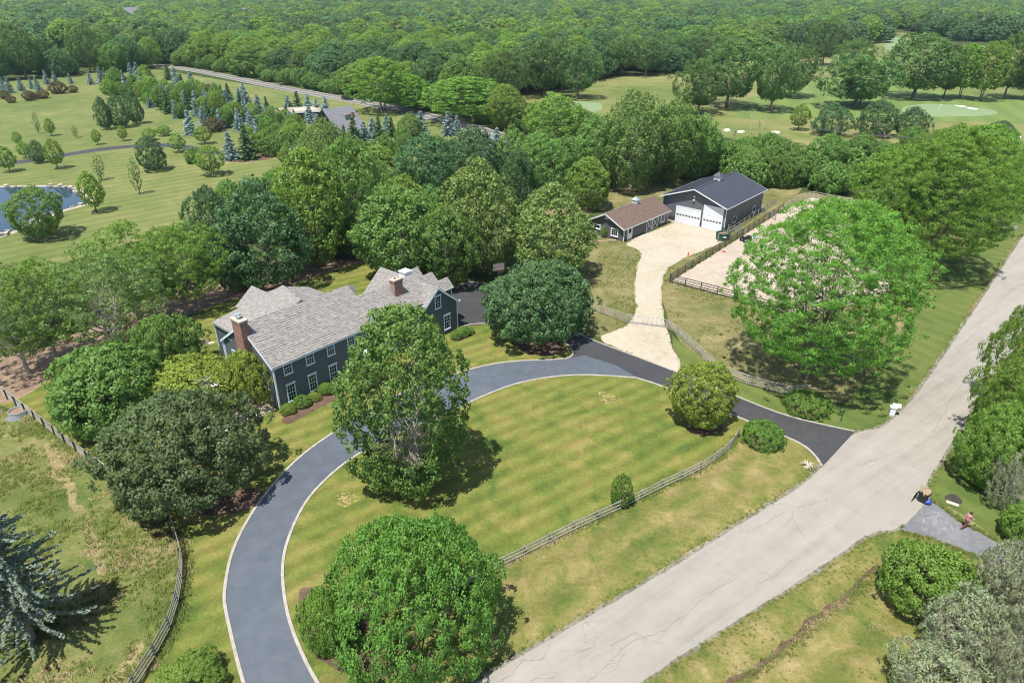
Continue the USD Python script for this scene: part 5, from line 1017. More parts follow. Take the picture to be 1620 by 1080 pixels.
class_root = stage.CreateClassPrim('/World/plant_kinds')
KINDS = {}
def kind_class(key, trunk, crown_, lm, bark, H, R, extra=None):
    """a plant kind: trunk and crown under a class prim which every plant of the kind references"""
    p = f'/World/plant_kinds/{key}'; stage.CreateClassPrim(p)
    if trunk is not None: setmesh(p + '/trunk', *trunk, bark)
    setmesh(p + '/crown', crown_[0], crown_[1], lm, crown_[2])
    if extra is not None: setmesh(p + '/bare_branches', *extra, M_DEAD)
    KINDS[key] = (p, H, R); q = crown_[0] / [R, R, H]; CLOUD[key] = q[np.random.default_rng(0).choice(len(q), min(len(q), 1500), replace=False)]
CLOUD = {}
def plant(key, loc, H, R, label, name='tree', cat='tree', group=None, rot=0.0):
    if group in NOUN:
        q = np.array([loc[0], loc[1], H * .6]) - [0, 0, CAM_H]; w = q @ _f; label = auto_label(key, H, R, 810 + FPX * q[0] / w, 540 - FPX * (q @ _u) / w, NOUN[group])
    p, h0, r0 = KINDS[key]; t = thing(name, label, cat, loc, rot, group); x = UsdGeom.Xformable(stage.GetPrimAtPath(t)); x.AddScaleOp().Set(Gf.Vec3f(R / r0, R / r0, H / h0))
    prim = stage.GetPrimAtPath(t); prim.GetReferences().AddInternalReference(p); prim.SetInstanceable(True); return t
def make(key, lm, seed, prof=DOME, H=12., R=6., z0=2., ncl=300, cr=1.0, lpc=45, ls=.45, bark=None, nl=10, stems=1, r0=None, extra=None, lean=(0, 0), **kw):
    rng = np.random.default_rng(seed); cw, cl = crown(rng, prof, R, z0, H, ncl, cr, lpc, ls, seed=seed, **kw)
    tr = trunk_mesh(rng, r0 or .022 * H + .04, z0, H, cl, nl, stems=stems, lean=lean); kind_class(key, tr, cw, LEAF[lm], bark or M_BARK, H, R, extra); return cl

# near plants, each grown once for its own place
make('maple_near', 'maple', 1, DOME, 9, 7.2, 1.6, 620, .78, 70, .30, amp=.30, freq=2.4, gap=.18, lobes=26, flat=.75)
make('maple_near_b', 'dark', 2, DOME, 9, 6.5, 1.4, 520, .78, 62, .32, amp=.26, freq=2.2, gap=.16, lobes=22)
rr_ = np.random.default_rng(77); tw = MB()
for k in range(15): a = -math.pi / 2 + rr_.normal(.05, .5); bare(rr_, np.array([.3 + .5 * math.cos(a), 1.4 * math.sin(a), rr_.uniform(5.0, 8.0)]), [math.cos(a), math.sin(a), rr_.uniform(.05, .45)], rr_.uniform(2.0, 2.9), .06, 3, tw, .30)
cl_ash = None
def ash():
    rng = np.random.default_rng(3); H, R, z0 = 16.5, 4.8, .8
    (v, f, n), c = crown(rng, [(0, .4), (.15, .8), (.4, .95), (.65, 1.0), (.85, .78), (1, .3)], R, z0, H, 860, .66, 52, .27, amp=.6, freq=1.9, gap=.27, lobes=13, seed=3)
    # the bare front middle: take away leaves around the dead limbs
    q = v.reshape(-1, 4, 3).mean(1); hole = np.sqrt(((q - [.6, -4.2, 7.2]) / [2.5, 2.8, 2.5]) ** 2 @ np.ones(3)) < 1; keep = ~hole | (rng.random(len(q)) < .12)
    v = v.reshape(-1, 4, 3)[keep].reshape(-1, 3); n = n.reshape(-1, 4, 3)[keep].reshape(-1, 3); f = np.arange(len(v)).reshape(-1, 4); back = (np.cross(v[1::4] - v[0::4], v[2::4] - v[0::4]) * n[::4]).sum(1) < 0; f[back] = f[back][:, ::-1]
    kind_class('ash_near', trunk_mesh(rng, .36, 2.0, H, c, 26, stems=2), (v, f, n), LEAF['mid'], M_PBARK, H, R, tw.get())
ash()
make('dome_near', 'bush', 4, [(0, .82), (.2, .97), (.4, 1.0), (.65, .86), (.85, .55), (1, .1)], 7.5, 6.6, .2, 1000, .60, 56, .22, amp=.38, freq=2.2, gap=.12, lobes=26)
make('locust_near', 'lime', 5, UMB, 20, 10, 4.0, 1900, .80, 74, .20, amp=.40, freq=2.2, gap=.04, inner=.5, flat=.36, nl=40, stems=3, r0=.42, lobes=30, drop=.3)
make('shrub_near', 'yellow', 6, ROUND, 6.6, 3.2, .4, 420, .46, 56, .20, amp=.2, freq=2.5, gap=.12, stems=3, lobes=12)
make('hedge_near', 'bush', 7, HEDGE, 1.4, 2.4, .05, 210, .36, 48, .16, amp=.14, nl=4)
make('ball_near', 'bush', 8, [(0, .7), (.3, 1), (.7, .9), (1, .25)], 2.0, 1.0, .05, 120, .26, 40, .12, amp=.1, nl=4)
make('thicket_near', 'bright', 9, ROUND, 5.5, 4.5, .1, 460, .68, 56, .27, amp=.3, freq=2.2, gap=.15, stems=4, lobes=16)
make('thicket_dark', 'mid', 10, ROUND, 6, 4.5, .1, 460, .68, 56, .27, amp=.34, freq=2.2, gap=.15, stems=4, lobes=16)
make('crab_near', 'yellow', 11, UMB, 6, 4.2, 1.0, 340, .56, 50, .25, amp=.4, freq=2.6, gap=.30, stems=3, lobes=14, bark=M_BARK)
make('airy_near', 'thin', 12, UMB, 13, 7.5, 3.6, 460, .8, 44, .26, amp=.5, freq=2.2, gap=.42, inner=.5, flat=.4, nl=40, stems=2, r0=.36, bark=M_PBARK, lobes=14)
make('airy_near_b', 'bright', 13, UMB, 12, 6.5, 3.2, 480, .8, 46, .26, amp=.5, freq=2.2, gap=.40, inner=.5, flat=.4, nl=36, stems=1, r0=.33, bark=M_PBARK, lobes=14)
make('edge_near', 'bright', 14, ROUND, 12, 6, .8, 620, .85, 60, .28, amp=.55, freq=2.0, gap=.22, lobes=16, nl=20)
def olive():
    rng = np.random.default_rng(15); H, R = 5.5, 4.2; cw, c = crown(rng, ROUND, R, .4, H, 430, .5, 34, .20, amp=.5, freq=2.4, gap=.38, seed=15, lobes=14)
    tw = MB()
    for k in range(80): a = rng.uniform(0, 6.28); bare(rng, np.array([math.cos(a) * R * .5, math.sin(a) * R * .5, rng.uniform(1.5, 4.2)]), [math.cos(a), math.sin(a), rng.uniform(.1, 1.1)], rng.uniform(1.0, 1.8), .036, 2, tw, .6)
    kind_class('olive_near', trunk_mesh(rng, .2, .4, H, c, 18, stems=4), cw, LEAF['olive'], M_PBARK, H, R, tw.get())
olive()
sl, st_ = spruce(np.random.default_rng(16), 14, 3.6, 2.4, .50, 12, .21, .24, .93); kind_class('spruce_near', st_, sl, LEAF['sprblue'], M_BARK, 14, 3.6)
# middle distance kinds
for s in range(2):
    make(f'spring_mid{s}', 'spring', 20 + s, OVAL, 15, 6, 1.5, 420, 1.0, 40, .42, amp=.22, freq=2.2, gap=.12, lobes=18, spread=.6)
    make(f'deep_mid{s}', 'deep', 22 + s, DOME, 13.5, 6, 1.4, 360, 1.0, 42, .42, amp=.46, freq=2.0, gap=.18, lobes=16)
    make(f'mid_mid{s}', 'mid', 24 + s, ROUND, 14.5, 5.8, 1.8, 400, 1.0, 42, .42, amp=.52, freq=2.0, gap=.22, lobes=14, nl=16)
    make(f'yellow_mid{s}', 'bright', 26 + s, TALL, 15.5, 5, 1.6, 360, .95, 40, .40, amp=.36, freq=2.3, gap=.2, lobes=14, nl=16)
    make(f'oak_mid{s}', 'oak', 28 + s, OAK, 16, 8, 3.8, 340, 1.35, 36, .56, amp=.6, freq=1.9, gap=.30, lobes=12, nl=22, inner=.3, r0=.5)
    make(f'locust_mid{s}', 'lime', 30 + s, UMB, 15.5, 8, 3.5, 560, 1.0, 44, .38, amp=.36, gap=.26, inner=.45, flat=.35, nl=26, stems=2, lobes=14)
    make(f'shrub_mid{s}', 'mid', 32 + s, ROUND, 4, 3, .15, 150, .65, 32, .36, amp=.34, freq=2.2, gap=.1, lobes=8)
    make(f'young{s}', 'bright', 34 + s, OVAL, 6, 2.3, 1.3, 110, .55, 30, .30, amp=.4, freq=2.4, gap=.24, nl=10)
    make(f'sparse{s}', 'thin', 36 + s, TALL, 6, 1.3, 1.0, 50, .42, 22, .26, amp=.5, gap=.3, nl=12)
    make(f'willow_mid{s}', 'thin', 38 + s, TALL, 20, 7, 2.5, 460, 1.2, 46, .44, amp=.36, freq=2.2, gap=.18, lobes=16, flat=1.0, drop=.9, nl=18, bark=M_PBARK)
    a, b = spruce(np.random.default_rng(40 + s), 7, 2.1, .25, .5, 8, .46); kind_class(f'blue_mid{s}', b, a, LEAF['blue'], M_BARK, 7, 2.1)
    a, b = spruce(np.random.default_rng(42 + s), 8, 2.4, .25, .55, 8, .48); kind_class(f'green_mid{s}', b, a, LEAF['green'], M_BARK, 8, 2.4)
make('rust_mid', 'rust', 44, ROUND, 3, 2.2, .4, 110, .5, 26, .30, amp=.4, gap=.2)
def dead(key, seed, H):
    rng = np.random.default_rng(seed); mb = MB(); bare(rng, np.array([0, 0, 0.]), [.05, 0, 1], H * .45, .14, 4, mb, .42, 5); v, f = mb.get()
    p = f'/World/plant_kinds/{key}'; stage.CreateClassPrim(p); setmesh(p + '/trunk', v, f, M_DEAD); KINDS[key] = (p, H, H * .3)
dead('dead0', 50, 8); dead('dead1', 51, 9)
# far kinds
FAR = []
for s, (lm, pf) in enumerate((('wood', DOME), ('wood', ROUND), ('bright', UMB), ('dark', DOME), ('mid', OVAL), ('thin', TALL), ('mid', DOME), ('deep', ROUND))):
    make(f'far{s}', lm, 60 + s, pf, 14, 6.2, 2.0, 150, 1.45, 22, .95, amp=.36, freq=2.2, gap=.1, lobes=12, nl=7, inner=.1); FAR.append(f'far{s}')

def T(key, bx, by, ty, wpx, label, name='tree', cat='tree', group=None, rot=None, shift=True):
    """a plant standing at (bx, by) whose outline reaches up to ty and is wpx wide"""
    rot = rot if rot is not None else (bx * 37 + by * 11) % 360
    h = max(height_of(bx, by, ty), .4); p = G(bx, by); R = width_of(bx, by, wpx) / 2
    if key in CLOUD:
        q0 = CLOUD[key]; a = math.radians(rot); c, s = math.cos(a), math.sin(a); q0 = np.c_[q0[:, 0] * c - q0[:, 1] * s, q0[:, 0] * s + q0[:, 1] * c, q0[:, 2]]
        for _ in range(7):
            q = q0 * [R, R, h] + p - [0, 0, CAM_H]; w = q @ _f; X_ = 810 + FPX * q[:, 0] / w; Y_ = 540 - FPX * (q @ _u) / w
            x0, x1 = np.percentile(X_, [1.0, 99.0]); y0 = np.percentile(Y_, .8); R *= (wpx / (x1 - x0)) ** .9; h = max(h + (y0 - ty) * np.median(w) / FPX / math.cos(PITCH) * .8, .45 * R, .3)
            if shift: p = p + [(bx - (x0 + x1) / 2) * np.median(w) / FPX * .7, 0, 0]
        if FITLOG: print('fit', key, f'({bx:.0f},{by:.0f})', 'H %.1f R %.1f' % (h, R), 'top %.0f/%.0f' % (y0, ty))
    return plant(key, (p[0], p[1], 0), h, R, label, name, cat, group, rot)
FITLOG = False
EXC = []
MARKS = [('the far road bend', 200, 94), ('the left power pole', 283, 80), ('the middle power pole', 371, 85), ('the right power pole', 491, 105), ('the steep grey roof', 548, 178), ('the flat pale roof', 470, 186), ('the double yellow sign', 534, 140), ('the black van', 550, 157), ('the three round meadow trees', 186, 178), ('the meadow drive', 170, 234), ('the two near spruces', 378, 232), ('the far peaked house', 215, 28), ('the far white house', 76, 40), ('the tiny far roof', 392, 28), ('the rounded lime tree', 598, 120), ('the wide lime tree', 738, 145), ('the left putting green', 895, 170), ('the right putting green', 1500, 176), ('the lone trunk oak', 915, 110), ('the wide golf oak', 1360, 125), ('the golf oak pair', 1243, 115), ('the largest golf oak', 1460, 100), ('the far fairway gap', 1418, 66), ('the large white bunker', 1604, 214), ('the left small bunkers', 1155, 207), ('the barn cupola', 1134, 276), ('the barn roof', 1150, 295), ('the stable roof', 1005, 330), ('the willow like tree', 1003, 200), ('the dirt pen', 860, 320), ('the arena far fence', 1335, 318), ('the big locusts', 1490, 300), ('the left maple top', 757, 270), ('the right maple top', 868, 305), ('the brick chimneys', 520, 450), ('the tall yellow green tree', 488, 300), ('the dark lawn maple', 412, 330), ('the pond', 60, 310), ('the top left corner', 10, 10), ('the top right corner', 1610, 10), ('the top edge centre', 810, 5), ('the three small golf trees', 1388, 190), ('the oak shaded fairway', 1010, 110)]
LOOKS = dict(mid='mid green', deep='dark green', yellow='fresh green', oak='dark leafy', shrub='bushy', thicket='dense', young='light green', blue='powder blue', green='dark green', locust='lime green', rust='reddish brown')
_lab = {}
def auto_label(key, H, R, px, py, noun):
    """a label that finds one plant among its like: size, colour and where it stands to the nearest thing one can name"""
    size = ('low' if H < 4 else 'small' if H < 7 else 'middling' if H < 11 else 'tall') + (' broad' if R > .62 * H else ' narrow' if R < .33 * H else '')
    py = round(py, 1)
    near = sorted(MARKS, key=lambda m: (m[1] - px) ** 2 + 3 * (m[2] - py) ** 2); out = None
    for m in near[:16]:
        dx, dy = px - m[1], (py - m[2]) * 1.7; d = math.hypot(dx, dy); far = 'close' if d < 35 else 'just' if d < 80 else 'further' if d < 150 else 'well' if d < 260 else 'far'
        if abs(dx) > 2.2 * abs(dy): rel = f"{far} {'left' if dx < 0 else 'right'} of"
        elif abs(dy) > 2.2 * abs(dx): rel = f"{far} {'behind' if dy < 0 else 'in front of'}"
        else: rel = f"{far} {'behind' if dy < 0 else 'before'} and {'left' if dx < 0 else 'right'} of"
        if len(f"{size} {noun} {rel} {m[0]} a a".split()) > 16: continue
        out = f"{size} {LOOKS.get(key.split('_')[0].rstrip('01'), 'leafy')} {noun} {rel} {m[0]}"
        if out not in _lab: break
    _lab[out] = 1; return out
NOUN = {'thicket trees behind the barns and arena': 'thicket tree', 'bushes behind the big locusts': 'bush', 'trees behind the stable': 'belt tree', 'trees between back lawn and meadow': 'belt tree', 'dark spruces of the meadow planting': 'spruce', 'blue spruces of the meadow planting': 'spruce', 'spruces right of the steep roofed house': 'spruce', 'reddish shrubs at the meadow edge': 'shrub', 'young trees among the meadow spruces': 'small tree', 'trees around the steep roofed house': 'garden tree', 'grove trees above the meadow': 'grove tree', 'hedge shrubs along the far road': 'hedge shrub', 'trees of the wide woods': 'woods tree'}
# --- around the house and the loop
T('maple_near', 284, 776, 620, 268, 'broad dark bronze green maple over the fence left of the loop driveway', 'maple_tree', rot=0)
T('maple_near_b', 848, 530, 416, 166, 'dark dense maple on the grass island by the garage court', 'maple_tree', rot=40)
T('ash_near', 634, 764, 488, 200, 'tall ash with bare dead branches in its middle, before the house', 'ash_tree', rot=0)
T('dome_near', 656, 1012, 819, 262, 'huge round dense green tree on the mulch ring near the road', 'round_tree', rot=0)
T('thicket_near', 513, 1020, 930, 80, 'lighter green bush at the left foot of the huge round tree', 'bush', 'bush')
T('thicket_near', 300, 1085, 1024, 104, 'yellow green bush at the bottom edge between fence and driveway', 'bush', 'bush', rot=90)
T('spruce_near', 51, 1012, 768, 205, 'tall open blue grey spruce at the bottom left edge', 'spruce_tree', 'spruce', shift=False)
T('locust_near', 1316, 598, 318, 306, 'very large feathery lime green locust over the sand arena fence', 'locust_tree', rot=0)
T('shrub_near', 1112, 668, 574, 108, 'round yellow green tree at the right end of the front lawn', 'small_tree', rot=0)
T('hedge_near', 1208, 698, 664, 66, 'low clipped hedge left of the driveway mouth with a red tag', 'hedge', 'hedge', rot=0)
T('hedge_near', 1278, 646, 616, 74, 'low clipped hedge on the far side of the driveway mouth', 'hedge', 'hedge', rot=120)
T('ball_near', 984, 797, 750, 34, 'small ball shaped shrub against the front lawn fence', 'shrub', 'shrub')
T('crab_near', 302, 648, 560, 185, 'yellow green spreading tree beside the patio', 'small_tree', rot=20)
T('crab_near', 392, 640, 556, 92, 'thin yellow leaved tree against the left gable', 'small_tree', rot=200)
T('thicket_dark', 165, 662, 548, 170, 'dense dark green thicket left of the patio tree', 'thicket', 'shrub', rot=10)
T('thicket_dark', 130, 655, 572, 90, 'smaller dark green shrub at the left end of the patio thicket', 'thicket', 'shrub', rot=150)
T('thicket_dark', 262, 585, 500, 110, 'dark bushy tree beside the stepping stones', 'thicket', 'shrub', rot=250)
T('airy_near', 138, 560, 392, 250, 'pale barked open tree with forked leaning trunk left of the house', 'open_tree', rot=0)
T('airy_near', 15, 590, 418, 190, 'grey twigged open tree at the left edge above the fence', 'open_tree', rot=130)
T('airy_near_b', 60, 575, 410, 150, 'thin open tree between the left edge and the forked pale tree', 'open_tree', rot=70)
T('airy_near_b', 272, 497, 360, 150, 'slim straight trunked tree in bare soil left of the house', 'open_tree', rot=210)
T('airy_near_b', 200, 505, 352, 150, 'light open tree behind the forked pale tree', 'open_tree', rot=300)
T('airy_near_b', 303, 482, 352, 110, 'leaning tree right of the slim straight one', 'open_tree', rot=20)
for k, (x, y, s) in enumerate(((455, 652, 14), (478, 641, 16), (497, 632, 12), (515, 621, 15), (535, 613, 14), (559, 604, 15))): T(('thicket_near', 'ball_near', 'crab_near')[k % 3], x, y, y - s * 1.05, s * 1.8, ['pale leaved', 'broad green', 'loose yellow', 'fresh green', 'round green', 'last loose'][k] + ' bed shrub, number ' + ['one', 'two', 'three', 'four', 'five', 'six'][k] + ' from the left front house corner', 'bed_shrub', 'shrub')
for k, (x, y, s) in enumerate(((722, 535, 12), (733, 530, 14), (742, 527, 10))): T('ball_near', x, y, y - s, s * 1.6, ['left', 'middle', 'right'][k] + ' shrub in the mulch bed at the garage corner', 'bed_shrub', 'shrub')
T('young0', 955, 376, 358, 10, 'little sapling in the timber edged bed before the stable', 'sapling')
# --- right edge
T('edge_near', 1622, 640, 470, 130, 'upper leafy tree at the right edge hanging over the road', 'edge_tree', rot=0)
T('edge_near', 1598, 705, 570, 120, 'middle leafy tree at the right edge hanging over the road', 'edge_tree', rot=110)
T('edge_near', 1578, 765, 640, 130, 'lowest leafy tree at the right edge, above the side driveway', 'edge_tree', rot=220)
T('edge_near', 1660, 760, 590, 150, 'leafy tree cut by the right edge, above the side driveway', 'edge_tree', rot=300)
T('edge_near', 1690, 690, 470, 150, 'tall leafy tree cut by the right edge beside the road', 'edge_tree', rot=40)
T('thicket_near', 1570, 760, 690, 90, 'low leafy bush under the right edge trees', 'bush', 'bush', rot=30)
T('thicket_near', 1472, 948, 856, 152, 'broad bright green bush below the side driveway', 'bush', 'bush', rot=0)
T('thicket_near', 1622, 850, 796, 76, 'light green bush beyond the side driveway near the bare shrubs', 'bush', 'bush', rot=200)
for k, (x, y, ty, w, lab) in enumerate(((1600, 800, 715, 80, 'bare grey shrub at the right edge above the side driveway'), (1600, 985, 855, 130, 'silver leaved shrub at the right edge below the side driveway'), (1545, 1050, 925, 170, 'grey twiggy shrub near the bottom right corner'), (1610, 1090, 960, 170, 'silver grey shrub in the bottom right corner'), (1480, 1110, 1010, 140, 'dry twiggy grey shrub at the bottom edge right'), (1660, 1010, 880, 170, 'tall silver shrub partly outside the right edge'))): T('olive_near', x, y, ty, w, lab, 'silver_shrub', 'shrub', rot=k * 67)
# --- behind the house
for key, x, y, ty, w, lab in (
    ('deep_mid0', 412, 448, 284, 150, 'big dark maple at the back lawn fence'), ('deep_mid1', 338, 436, 300, 100, 'dark tree left of the big back lawn maple'), ('deep_mid0', 372, 460, 385, 60, 'low dark tree at the end of the shaded fence'),
    ('yellow_mid0', 488, 422, 240, 118, 'tall yellow green tree with pale trunk behind the back lawn'), ('mid_mid0', 555, 408, 222, 120, 'tall mid green tree right of the yellow green one'), ('willow_mid0', 520, 330, 190, 95, 'tall slender light tree near the meadow edge'),
    ('mid_mid1', 636, 442, 300, 150, 'wide maple directly behind the house roof'), ('mid_mid0', 706, 455, 330, 100, 'green maple behind the garage gable'), ('deep_mid1', 672, 345, 216, 108, 'dark oak like tree behind the wide maple'), ('thin_skip', 0, 0, 0, 0, ''),
    ('yellow_mid1', 600, 330, 232, 86, 'light green small tree at the meadow edge behind the house'), ('yellow_mid0', 640, 385, 282, 80, 'yellow green tree between dark trees behind the house'), ('deep_mid0', 745, 305, 203, 104, 'dark round tree right of the blue spruces'),
    ('spring_mid0', 757, 430, 258, 128, 'left of two tall pale topped maples by the gravel lane'), ('spring_mid1', 868, 440, 296, 140, 'right of two tall pale topped maples by the gravel lane'), ('mid_mid1', 690, 420, 300, 80, 'shadowed tree between roof and pale topped maples'),
    ('mid_mid0', 862, 318, 213, 94, 'dark green tree behind the dirt pen'), ('yellow_mid1', 930, 330, 250, 66, 'bright green tree left of the brown roofed stable'), ('yellow_mid0', 880, 240, 150, 92, 'bright rounded tree before the left putting green'),
    ('mid_mid1', 952, 292, 186, 86, 'green tree with bare lower trunk behind the stable'), ('willow_mid1', 1003, 300, 146, 116, 'tall airy willow like tree behind the charcoal barn'), ('mid_mid0', 1068, 290, 160, 100, 'dark tree right of the willow like tree'),
    ('mid_mid1', 1105, 280, 185, 80, 'leafy tree behind the barn cupola'), ('deep_mid1', 715, 290, 225, 70, 'dark tree below the blue spruce group'), ('mid_mid1', 812, 300, 205, 66, 'green tree right of the blue spruce group'), ('deep_mid1', 820, 330, 240, 60, 'shaded tree behind the left pale topped maple'),
    ('locust_mid0', 600, 177, 92, 108, 'rounded lime tree over the far road'), ('locust_mid1', 645, 178, 118, 66, 'lower lime tree beside the far road bend'), ('locust_mid0', 735, 192, 122, 130, 'wide lime tree between far road and golf course'), ('yellow_mid1', 800, 205, 135, 60, 'leaning tree right of the wide lime tree'), ('shrub_mid1', 835, 205, 172, 60, 'dark shrub before the left putting green'), ('mid_mid1', 690, 265, 215, 50, 'small green tree by the blue spruces'),
    ('locust_mid1', 1445, 400, 232, 180, 'large locust left in the group beside the upper road'), ('locust_mid0', 1545, 362, 200, 170, 'large locust right in the group beside the upper road'), ('locust_near', 1500, 430, 205, 230, 'tallest locust of the group beside the upper road'), ('locust_mid1', 1600, 330, 255, 90, 'locust at the right edge beside the upper road'), ('mid_mid0', 1440, 480, 395, 66, 'small maple at the right side of the very large locust'), ('mid_mid1', 1400, 420, 300, 90, 'tree in shade between the locusts')):
    if key in KINDS: T(key, x, y, ty, w, lab, 'locust_tree' if 'locust' in key else 'tree')
# --- shrubs and trees of the belt behind the barns
r = np.random.default_rng(21)
for k in range(46):
    x = r.uniform(1120, 1420); y = r.uniform(248, 306) - (8 if x < 1230 else 0); key = ('shrub_mid0', 'shrub_mid1', 'mid_mid0', 'mid_mid1', 'thicket_dark')[k % 5]; w = r.uniform(42, 74)
    T(key, x, y, max(y - w * r.uniform(.7, 1.15), r.uniform(212, 236)), w, 'leafy thicket tree in the belt between arena and golf course', 'thicket', 'shrub', 'thicket trees behind the barns and arena')
for k in range(26):
    x = r.uniform(1440, 1640); y = r.uniform(240, 330); w = r.uniform(40, 60); T(('shrub_mid0', 'mid_mid1', 'thicket_dark')[k % 3], x, y, y - w * .9, w, 'leafy bush behind the big locusts', 'thicket', 'shrub', 'bushes behind the big locusts')
for k in range(30):
    x = r.uniform(830, 1130); y = 292 - abs(x - 980) * .05 - r.uniform(0, 62); w = r.uniform(36, 62); T(('shrub_mid0', 'mid_mid1', 'mid_mid0', 'shrub_mid1')[k % 4], x, y, y - w * r.uniform(.8, 1.3), w, 'leafy tree in the belt behind stable and barn', 'thicket', 'tree', 'trees behind the stable')
for k in range(34):
    x = r.uniform(330, 700); y = 332 + (x - 330) * .03 + r.uniform(-34, 30) - max(0, x - 560) * .25; w = r.uniform(44, 66); T(('yellow_mid0', 'mid_mid1', 'mid_mid0', 'shrub_mid1')[k % 4], x, y + 40, y + 40 - w * r.uniform(1.0, 1.3), w, 'green tree in the belt between back lawn and meadow', 'tree', 'tree', 'trees between back lawn and meadow')
for k, (x, y, ty, w) in enumerate(((1157, 232, 178, 30), (1186, 215, 165, 26), (1200, 212, 172, 24), (1208, 206, 168, 20), (1320, 222, 185, 26), (1398, 236, 196, 36))): T('dead%d' % (k % 2), x, y, ty, w, ['bare grey trunk left of the small golf bunkers', 'thin bare tree between the golf bunkers', 'thin forked bare tree right of the golf bunkers', 'short bare tree before the fairway', 'bare stem before the small golf trees', 'pale bare limbs under the small golf trees'][k], 'bare_tree')
# --- golf course trees
for key, x, y, ty, w, lab in (('oak_mid0', 1233, 176, 72, 66, 'golf oak with a single bare trunk, left of the pair'), ('oak_mid1', 1255, 154, 70, 70, 'golf oak behind the single bare trunk oak'), ('oak_mid1', 1361, 170, 88, 118, 'wide spreading oak in the middle of the golf course'), ('oak_mid0', 1371, 166, 95, 60, 'oak just behind the wide spreading golf oak'), ('oak_mid0', 1311, 104, 30, 56, 'oak on the far fairway between the golf oak pair and the middle'), ('oak_mid1', 1354, 112, 62, 58, 'rounded far oak above the wide spreading one'), ('oak_mid1', 1460, 156, 54, 104, 'largest golf oak with forked pale trunk left of the green'), ('oak_mid0', 1507, 156, 72, 50, 'narrow oak right of the largest golf oak'), ('locust_mid0', 1530, 156, 70, 56, 'feathery tree behind the right putting green'), ('locust_mid1', 1570, 160, 66, 60, 'feathery multi stemmed tree right behind the putting green'), ('oak_mid0', 1603, 156, 52, 66, 'tall tree at the right edge of the golf course'), ('oak_mid1', 1640, 158, 60, 60, 'tree at the far right edge of the golf course'),
    ('oak_mid0', 1152, 170, 66, 96, 'broad oak at the left end of the golf course'), ('oak_mid1', 1105, 180, 95, 70, 'oak left of the broad one by the golf rough'), ('oak_mid0', 915, 156, 72, 66, 'lone trunk oak beside the left putting green'), ('oak_mid1', 860, 155, 62, 66, 'dark oak left of the lone trunk oak'), ('oak_mid0', 835, 149, 68, 56, 'dark oak at the corner of the far wood'), ('oak_mid1', 888, 146, 66, 50, 'oak just behind the lone trunk oak'), ('oak_mid0', 987, 119, 58, 50, 'left of two oaks casting shade on the fairway'), ('oak_mid1', 1027, 120, 60, 50, 'right of two oaks casting shade on the fairway'), ('oak_mid0', 800, 168, 82, 60, 'oak at the edge of the far wood by the lime trees'),
    ('deep_mid0', 1318, 214, 163, 58, 'left of three small dark trees near the power wires'), ('deep_mid1', 1388, 216, 160, 60, 'middle of three small dark trees near the power wires'), ('deep_mid0', 1446, 217, 170, 54, 'right of three small dark trees near the power wires'), ('young1', 1267, 206, 165, 28, 'thin young tree on the tan golf rough'), ('deep_mid1', 1582, 236, 192, 46, 'small dark tree beside the large white bunker')):
    T(key, x, y, ty, w * 1.13, lab, 'oak_tree' if 'oak' in key else 'tree')
# --- meadow
for key, x, y, ty, w, lab in (('deep_mid0', 162, 205, 154, 30, 'left of three dark round meadow trees'), ('deep_mid1', 187, 202, 152, 36, 'middle of three dark round meadow trees'), ('deep_mid0', 211, 196, 142, 32, 'right of three dark round meadow trees'), ('deep_mid1', 238, 270, 216, 48, 'dark round tree on the near side of the meadow drive'), ('sparse0', 57, 211, 178, 14, 'thin sapling far left on the meadow'), ('young0', 78, 215, 187, 18, 'small round sapling beside the thin far left one'), ('sparse1', 118, 218, 198, 12, 'almost bare sapling in the middle of the meadow'), ('young1', 152, 229, 204, 16, 'small tree just above the meadow drive'), ('young0', 193, 223, 199, 16, 'small tree below the three dark round trees'), ('young1', 26, 230, 208, 16, 'pale sapling near the left end of the drive'), ('young0', 36, 250, 224, 22, 'yellowish tree by the left end of the drive'), ('deep_mid0', 58, 258, 222, 30, 'dark tree at the left end of the drive'), ('young1', 84, 267, 220, 32, 'light tree right of the dark one at the drive'), ('young0', 8, 272, 232, 34, 'light tree at the left edge below the drive'), ('young1', 279, 241, 211, 28, 'tree beside the bend of the meadow drive'), ('young0', 331, 277, 230, 46, 'lone tree on the striped meadow grass'), ('shrub_mid1', 306, 258, 234, 30, 'low shrub left of the lone striped meadow tree'), ('sparse0', 155, 285, 244, 20, 'thin bending sapling above the pond'), ('sparse1', 213, 307, 250, 22, 'thin upright sapling right of the pond'), ('young0', 143, 336, 272, 44, 'round headed tree on the pond bank'), ('mid_mid0', 52, 376, 297, 90, 'big dark tree in front of the pond'), ('young1', 235, 222, 202, 24, 'small tree near the first spruces'), ('young0', 258, 215, 198, 26, 'small tree before the spruce rows'), ('young1', 320, 228, 200, 30, 'yellowish tree among the spruce rows'), ('young0', 470, 240, 195, 44, 'light tree by the end of the meadow drive'), ('young1', 455, 238, 200, 34, 'pair tree left of the light one at the drive end'), ('shrub_mid0', 430, 245, 215, 46, 'wide shrub right of the near meadow spruces'), ('shrub_mid1', 405, 240, 212, 36, 'shrub right beside the two near spruces'),
    ('oak_mid0', 132, 115, 42, 58, 'tall bare trunked tree near the far road bend'), ('deep_mid1', 92, 121, 78, 56, 'dark tree left of the tall bare trunked one'), ('oak_mid1', 22, 125, 38, 80, 'big tree in the top left corner'), ('deep_mid0', -20, 128, 55, 80, 'big dark tree cut by the left edge'), ('mid_mid0', 60, 118, 60, 50, 'leafy tree behind the top left big tree')):
    T(key, x, y, ty, w, lab, 'meadow_tree')
